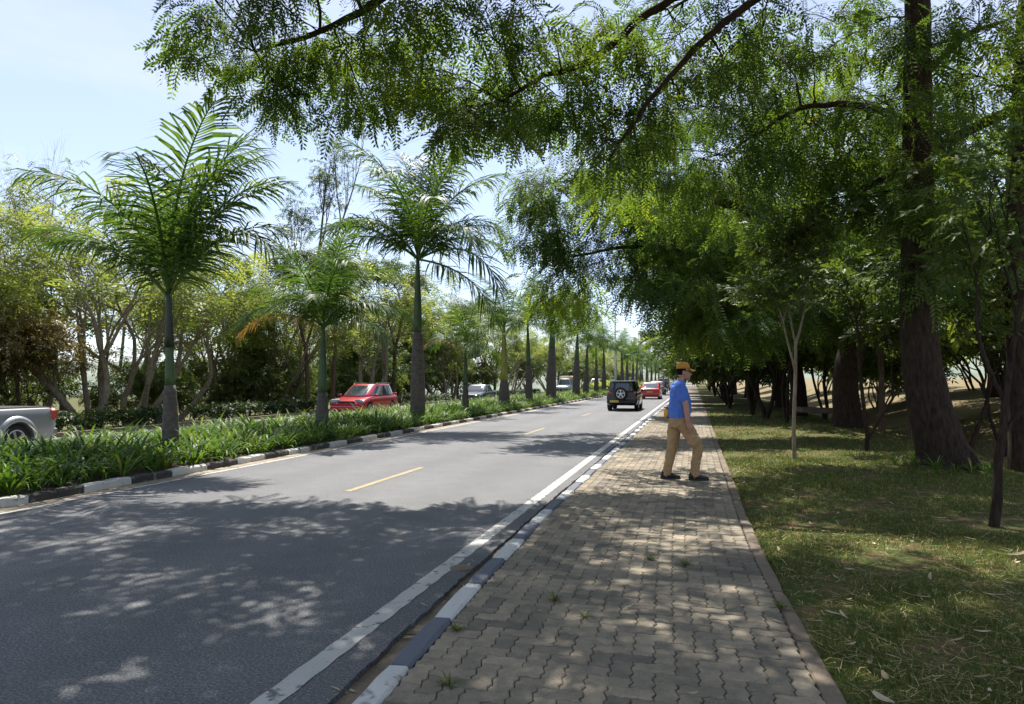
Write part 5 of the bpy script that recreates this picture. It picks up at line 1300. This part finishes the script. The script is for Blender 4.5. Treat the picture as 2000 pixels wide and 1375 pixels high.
# shoes
for (x, y, zz, tilt) in ((.165, -.08, .0, .0), (-.225, .08, .0, .0)):
    b = MB(); b.rings([ering((x - .085, y, .045), .026, .03, 14, 'YZ'), ering((x - .07, y, .052), .036, .045, 14, 'YZ'), ering((x - .0, y, .058), .040, .052, 14, 'YZ'), ering((x + .07, y, .050), .044, .042, 14, 'YZ'), ering((x + .14, y, .040), .047, .031, 14, 'YZ'), ering((x + .19, y, .033), .038, .024, 14, 'YZ'), ering((x + .215, y, .03), .016, .014, 14, 'YZ')])
    limb(b, [(x - .03, y, .06), (x - .03, y, .10)], [.044, .046])
    so = soft(b, 'shoe', M['shoe'], man, .008, 2)
    b = MB(); b.rings([[(x + .065 + .155 * math.cos(t) * (1 if math.cos(t) > 0 else .98), y + (.046 - .006 * math.cos(2 * t)) * math.sin(t), z) for t in np.linspace(0, 2 * math.pi, 20, endpoint=False)] for z in (0, .02)]); b.build('sole', M['sole'], so)
# cap, hair, glasses
b = MB(); b.rings([ering((hx - .006, 0, 1.668), .103, .083, 20), ering((hx - .006, 0, 1.70), .104, .084, 20), ering((hx - .008, 0, 1.735), .094, .076, 20), ering((hx - .01, 0, 1.76), .068, .055, 20), ering((hx - .01, 0, 1.772), .03, .025, 20)])
cap = b.build('cap', M['cap'], man, True)
b = MB(); Pv = []
for j in range(6):
    x = j / 5
    for i in range(9):
        y = -1 + 2 * i / 8; Pv.append((hx + .072 + .092 * x * (1 - .38 * y * y) + .02 * (1 - y * y), .078 * y * (1 - .18 * x), 1.676 - .022 * y * y - .030 * x))
F_ = [(j * 9 + i, j * 9 + i + 1, (j + 1) * 9 + i + 1, (j + 1) * 9 + i) for j in range(5) for i in range(8)]
b.add(Pv, F_); n0 = len(Pv); b.add([(x, y, z - .006) for x, y, z in Pv], [f[::-1] for f in F_]); b.build('visor', M['cap'], cap, True, False)
b = MB(); b.rings([ering((hx - .032, 0, 1.575), .060, .062, 16), ering((hx - .022, 0, 1.60), .082, .078, 16), ering((hx - .016, 0, 1.64), .090, .081, 16), ering((hx - .014, 0, 1.675), .092, .081, 16)]); b.build('hair', M['hair'], man, True)
b = MB()
for s in (-1, 1):
    ball(b, (hx + .094, s * .034, 1.628), .012, .028, .020); b.box((hx + .045, s * .079, 1.634), (.10, .006, .010))
b.box((hx + .103, 0, 1.632), (.008, .02, .008)); b.build('sunglasses', M['black'], man, False)
# yellow pouch slung behind his hip
bag = empty('pouch', (-.19 + .0, 11.16, .102), R(12), 'small yellow pouch hanging behind the man at his waist', 'bag')
b = MB(); b.box((-.208, .07, .995), (.075, .14, .16), Euler((0, .12, 0)), bevel=.03); b.build('pouch_body', M['bag'], bag, True)
b = MB(); b.box((-.206, .07, 1.078), (.085, .15, .02), Euler((0, .12, 0)), bevel=.008); b.build('flap', M['black'], bag)
b = MB(); b.tube([(-.205, .07, 1.08), (-.18, .065, 1.11), (-.14, .06, 1.09)], .008, 6); b.build('strap', M['black'], bag)

# motorbike and its rider far ahead
mb = empty('motorbike', (-2.95, 76.6, 0), UP, 'dark motorbike with a rider, far ahead beside the kerb', 'motorbike')
for x in (-.65, .65):
    o = wheel(mb, x, 0, .30, .10, 1, 6)
b = MB(); ball(b, (.18, 0, .82), .28, .14, .13); b.build('tank', M['redc'], mb, True)
b = MB(); b.box((-.35, 0, .80), (.7, .24, .1), bevel=.04); b.build('seat', M['black'], mb)
b = MB(); b.box((0, 0, .48), (.5, .26, .36), bevel=.06); b.tube([(-.65, .09, .3), (0, .09, .4)], .03, 6); b.tube([(-.65, -.09, .3), (0, -.09, .4)], .03, 6); b.build('engine', M['black'], mb)
b = MB(); b.tube([(.65, .08, .3), (.5, .08, 1.0)], .025, 6); b.tube([(.65, -.08, .3), (.5, -.08, 1.0)], .025, 6); b.tube([(.4, -.36, 1.05), (.5, 0, 1.0), (.4, .36, 1.05)], .016, 6); b.build('fork', M['chrome'], mb)
b = MB(); b.box((-.72, 0, .78), (.06, .16, .1), bevel=.02); b.build('tail_light', M['lamp_red'], mb)
rd = empty('person', (-2.95, 76.6, 0), UP, 'motorbike rider in dark clothes and helmet far ahead', 'person')
b = MB(); b.rings([ering((-.25, 0, .82), .14, .19), ering((-.22, 0, 1.05), .13, .18), ering((-.15, 0, 1.3), .13, .22), ering((-.12, 0, 1.42), .08, .12), ering((-.1, 0, 1.5), .055, .055)])
for s in (-1, 1):
    limb(b, [(-.14, s * .2, 1.36), (.08, s * .3, 1.15), (.36, s * .33, 1.06)], [.06, .05, .035]); limb(b, [(-.22, s * .12, .86), (.15, s * .22, .78), (0, s * .2, .35), (.1, s * .2, .28)], [.09, .075, .055, .045])
ball(b, (-.06, 0, 1.6), .11, .09, .13); soft(b, 'body', M['navy'], rd, .02, 3)
b = MB(); ball(b, (-.06, 0, 1.64), .14, .12, .14); b.build('helmet', M['redc'], rd, True)

# ------------------------------------------------------------------ lamp posts in the median
def lamp_post(u, v, h, label):
    r_ = empty('lamp_post', (u, v, .08), 0, label, 'lamp post', 'lamp posts of the median')
    b = MB(); b.tube([(0, 0, -.1), (0, 0, h * .5), (0, 0, h)], [.15, .12, .08], 12); b.build('pole', M['pole'], r_, True)
    b = MB(); b.box((0, 0, .04), (.4, .4, .05), bevel=.01); b.lathe([(0, .15), (.5, .14), (.55, .11)], (0, 0, .05), 'Z', 12); b.build('base', M['pole'], r_)
    for s in (-1, 1):
        b = MB(); b.tube([(0, 0, h - .1), (s * .5, 0, h + .25), (s * 1.4, 0, h + .4)], [.04, .035, .03], 8); a = b.build('arm', M['pole'], r_, True)
        b = MB(); b.box((s * 1.7, 0, h + .42), (.75, .26, .12), Euler((0, s * -.1, 0)), bevel=.04); b.build('lamp_head', M['pole'], a)
lamp_post(-10.0, 51.4, 10.5, 'white lamp post rising beside the seventh palm')
lamp_post(-9.8, 92.6, 10.5, 'lamp post above the black SUV, standing clear against the sky')
lamp_post(-9.8, 136, 10.5, 'furthest lamp post in the median')

# ------------------------------------------------------------------ litter: dry leaves, twigs, weeds
rw = np.random.RandomState(303)
def dry_leaf_np(L, w, curl):
    V = []; n = 6
    for j in range(n + 1):
        t = j / n; wf = math.sin(math.pi * (.06 + .9 * t)) ** .8; z = .004 + curl * (t - .5) ** 2 * L; y = .08 * L * math.sin(t * 2.5)
        V += [(L * (t - .5), y - w * wf / 2, z + .15 * w), (L * (t - .5), y, z), (L * (t - .5), y + w * wf / 2, z + .15 * w)]
    F = []
    for j in range(n): F += [(3 * j, 3 * j + 1, 3 * j + 4, 3 * j + 3), (3 * j + 1, 3 * j + 2, 3 * j + 5, 3 * j + 4)]
    return mesh_np('dry_leaf', np.array(V), np.array(F), np.full(len(F), rw.uniform(0, 1)))
DL = [dry_leaf_np(L, w, c) for L, w, c in ((.15, .032, .2), (.11, .03, .35), (.18, .03, .12), (.08, .035, .4), (.13, .02, .1))]
for m_ in DL: m_.materials.append(M['dry_leaf'])
BL = [(1780, 1168, 1.25), (1713, 1318, 1.0), (1692, 1292, .9), (1710, 1365, 1.6), (1562, 1010, .9), (1608, 1068, .8), (1576, 1155, .9), (1810, 1126, .8), (1958, 1130, .9), (1855, 1248, .9), (1975, 1080, 1.3), (1903, 1318, 1.0), (1830, 1010, .7), (1700, 1060, .7), (1780, 1020, .7), (1640, 1200, .7), (1990, 1305, 1.1), (1530, 955, 1.0), (1545, 958, .8), (1585, 1210, .7), (1650, 1255, .7), (1500, 1000, .6), (1930, 1160, .8)]
def ground_at(px, py):
    D = 1400 * 1.5 / (py - 742); p = at(px, py, D); 
    return p[0], p[1]
lfs = [(*ground_at(x, y), s) for x, y, s in BL]
while len(lfs) < 130:
    D = 3.5 + 12 * rw.uniform() ** 1.4; k = rw.uniform(.3, .75); X = k * D; u = X * math.cos(YAW) - D * math.sin(YAW); v = X * math.sin(YAW) + D * math.cos(YAW)
    if u > PR + .15 + pshift(v) and u < 6: lfs.append((u, v, rw.uniform(.3, .75)))
for i, (u, v, s) in enumerate(lfs):
    o = obj('dry_leaf', DL[i % 5], None, None, (u, v, float(gz(u, v)) + .028), (rw.normal(0, .12), rw.normal(0, .12), rw.uniform(0, 6.28))); o.scale = (s,) * 3
    tag(o, 'pale dry fallen leaf lying on the lawn grass', 'leaf', 'fallen leaves on the lawn')
for i in range(26):
    v = 3.4 + 16 * rw.uniform() ** 1.5; u = PL + .1 + rw.uniform() * 1.9 + pshift(v)
    o = obj('dry_leaf', DL[i % 5], None, None, (u, v, .108), (rw.normal(0, .15), rw.normal(0, .15), rw.uniform(0, 6.28))); o.scale = (rw.uniform(.25, .55),) * 3
    tag(o, 'tiny dry leaf scattered on the paved path', 'leaf', 'fallen leaves on the path')
for i in range(60):
    v = 3.2 + 20 * rw.uniform() ** 1.4; u = PL - KW + pshift(v) - rw.uniform(.01, .26)
    o = obj('dry_leaf', DL[i % 5], None, None, (u, v, .006 if u < edge(v) else -.026), (rw.normal(0, .1), rw.normal(0, .1), rw.uniform(0, 6.28))); o.scale = (rw.uniform(.25, .6),) * 3
    tag(o, 'tiny dry leaf caught in the gutter along the kerb', 'leaf', 'fallen leaves in the gutter')
# weeds in the paving joints
def tuft_np(n, L, flat):
    V, F, A = [], [], []
    for i in range(n):
        az = rw.uniform(0, 6.28); el = rw.uniform(.1, 1.2) * (1 - flat); l = L * rw.uniform(.5, 1.1); d = np.array([math.cos(az) * math.cos(el), math.sin(az) * math.cos(el), math.sin(el)]); sd = np.array([-math.sin(az), math.cos(az), 0]) * .006
        k = len(V); m_ = d * l * .55 + (0, 0, .008); V += [-sd * .5, sd * .5, m_ + sd, m_ - sd, d * l]; F += [(k, k + 1, k + 2, k + 3), (k + 3, k + 2, k + 4, k + 4)]; A += [rw.uniform(.1, .6)] * 2
    V = np.array(V); me = mesh_np('weed_tuft', V, [np.array([f for f in F if f[2] != f[3]]), np.array([f[:3] for f in F if f[2] == f[3]])], None)
    a = me.attributes.new('v', 'FLOAT', 'FACE'); a.data.foreach_set('value', rw.uniform(.1, .6, len(me.polygons)).astype(np.float32)); me.materials.append(M['grass']); return me
TF = [tuft_np(26, .1, .2), tuft_np(22, .13, .6), tuft_np(30, .08, .4)]
WD = [(1083, 1168, 1.0, 'small green weed tuft growing between pavers in the near left of the path'), (1140, 1198, .7, 'flat weed tuft just right of the upright one'), (1268, 1090, .9, 'withered weed tuft in mid path'), (1335, 1101, .9, 'withered weed tuft right of mid path'), (1520, 1180, 1.0, 'dry weed tuft at the right edge of the path'), (895, 1225, .9, 'brown weed at the foot of the kerb'), (880, 1330, .9, 'weed in a broken paver corner by the kerb')]
for i, (x, y, s, lab) in enumerate(WD):
    u, v = ground_at(x, y); o = obj('weed_tuft', TF[i % 3], None, None, (u, v, .098), (0, 0, i)); o.scale = (s,) * 3; tag(o, lab, 'weed', 'weeds in the paving')
# leafy weeds round the foot of the leaning trunk
for i in range(14):
    a = i * .45 + 3.3; u, v = 4.02 + .62 * math.cos(a) * (1 + .2 * math.sin(i * 3)), 13.3 + .55 * math.sin(a)
    o = obj('strap_plant', sp_me[i % 8], None, None, (u, v, float(gz(u, v)) - .01), (0, 0, i)); o.scale = (.35 + .1 * (i % 3),) * 3
    tag(o, 'small leafy weed growing round the foot of the leaning trunk', 'plant', 'weeds round the trunk foot')
# low stone slab in the ditch
b = MB(); b.box((0, 0, .1), (1.6, .45, .22), Euler((0, .04, .0)), bevel=.04); p = at(1592, 800, 27)
o = b.build('stone_slab', M['edging']); o.location = (p[0], p[1], p[2] - .12); o.rotation_euler = (0, 0, .5); tag(o, 'low dark stone slab lying on the slope beyond the lawn', 'stone')
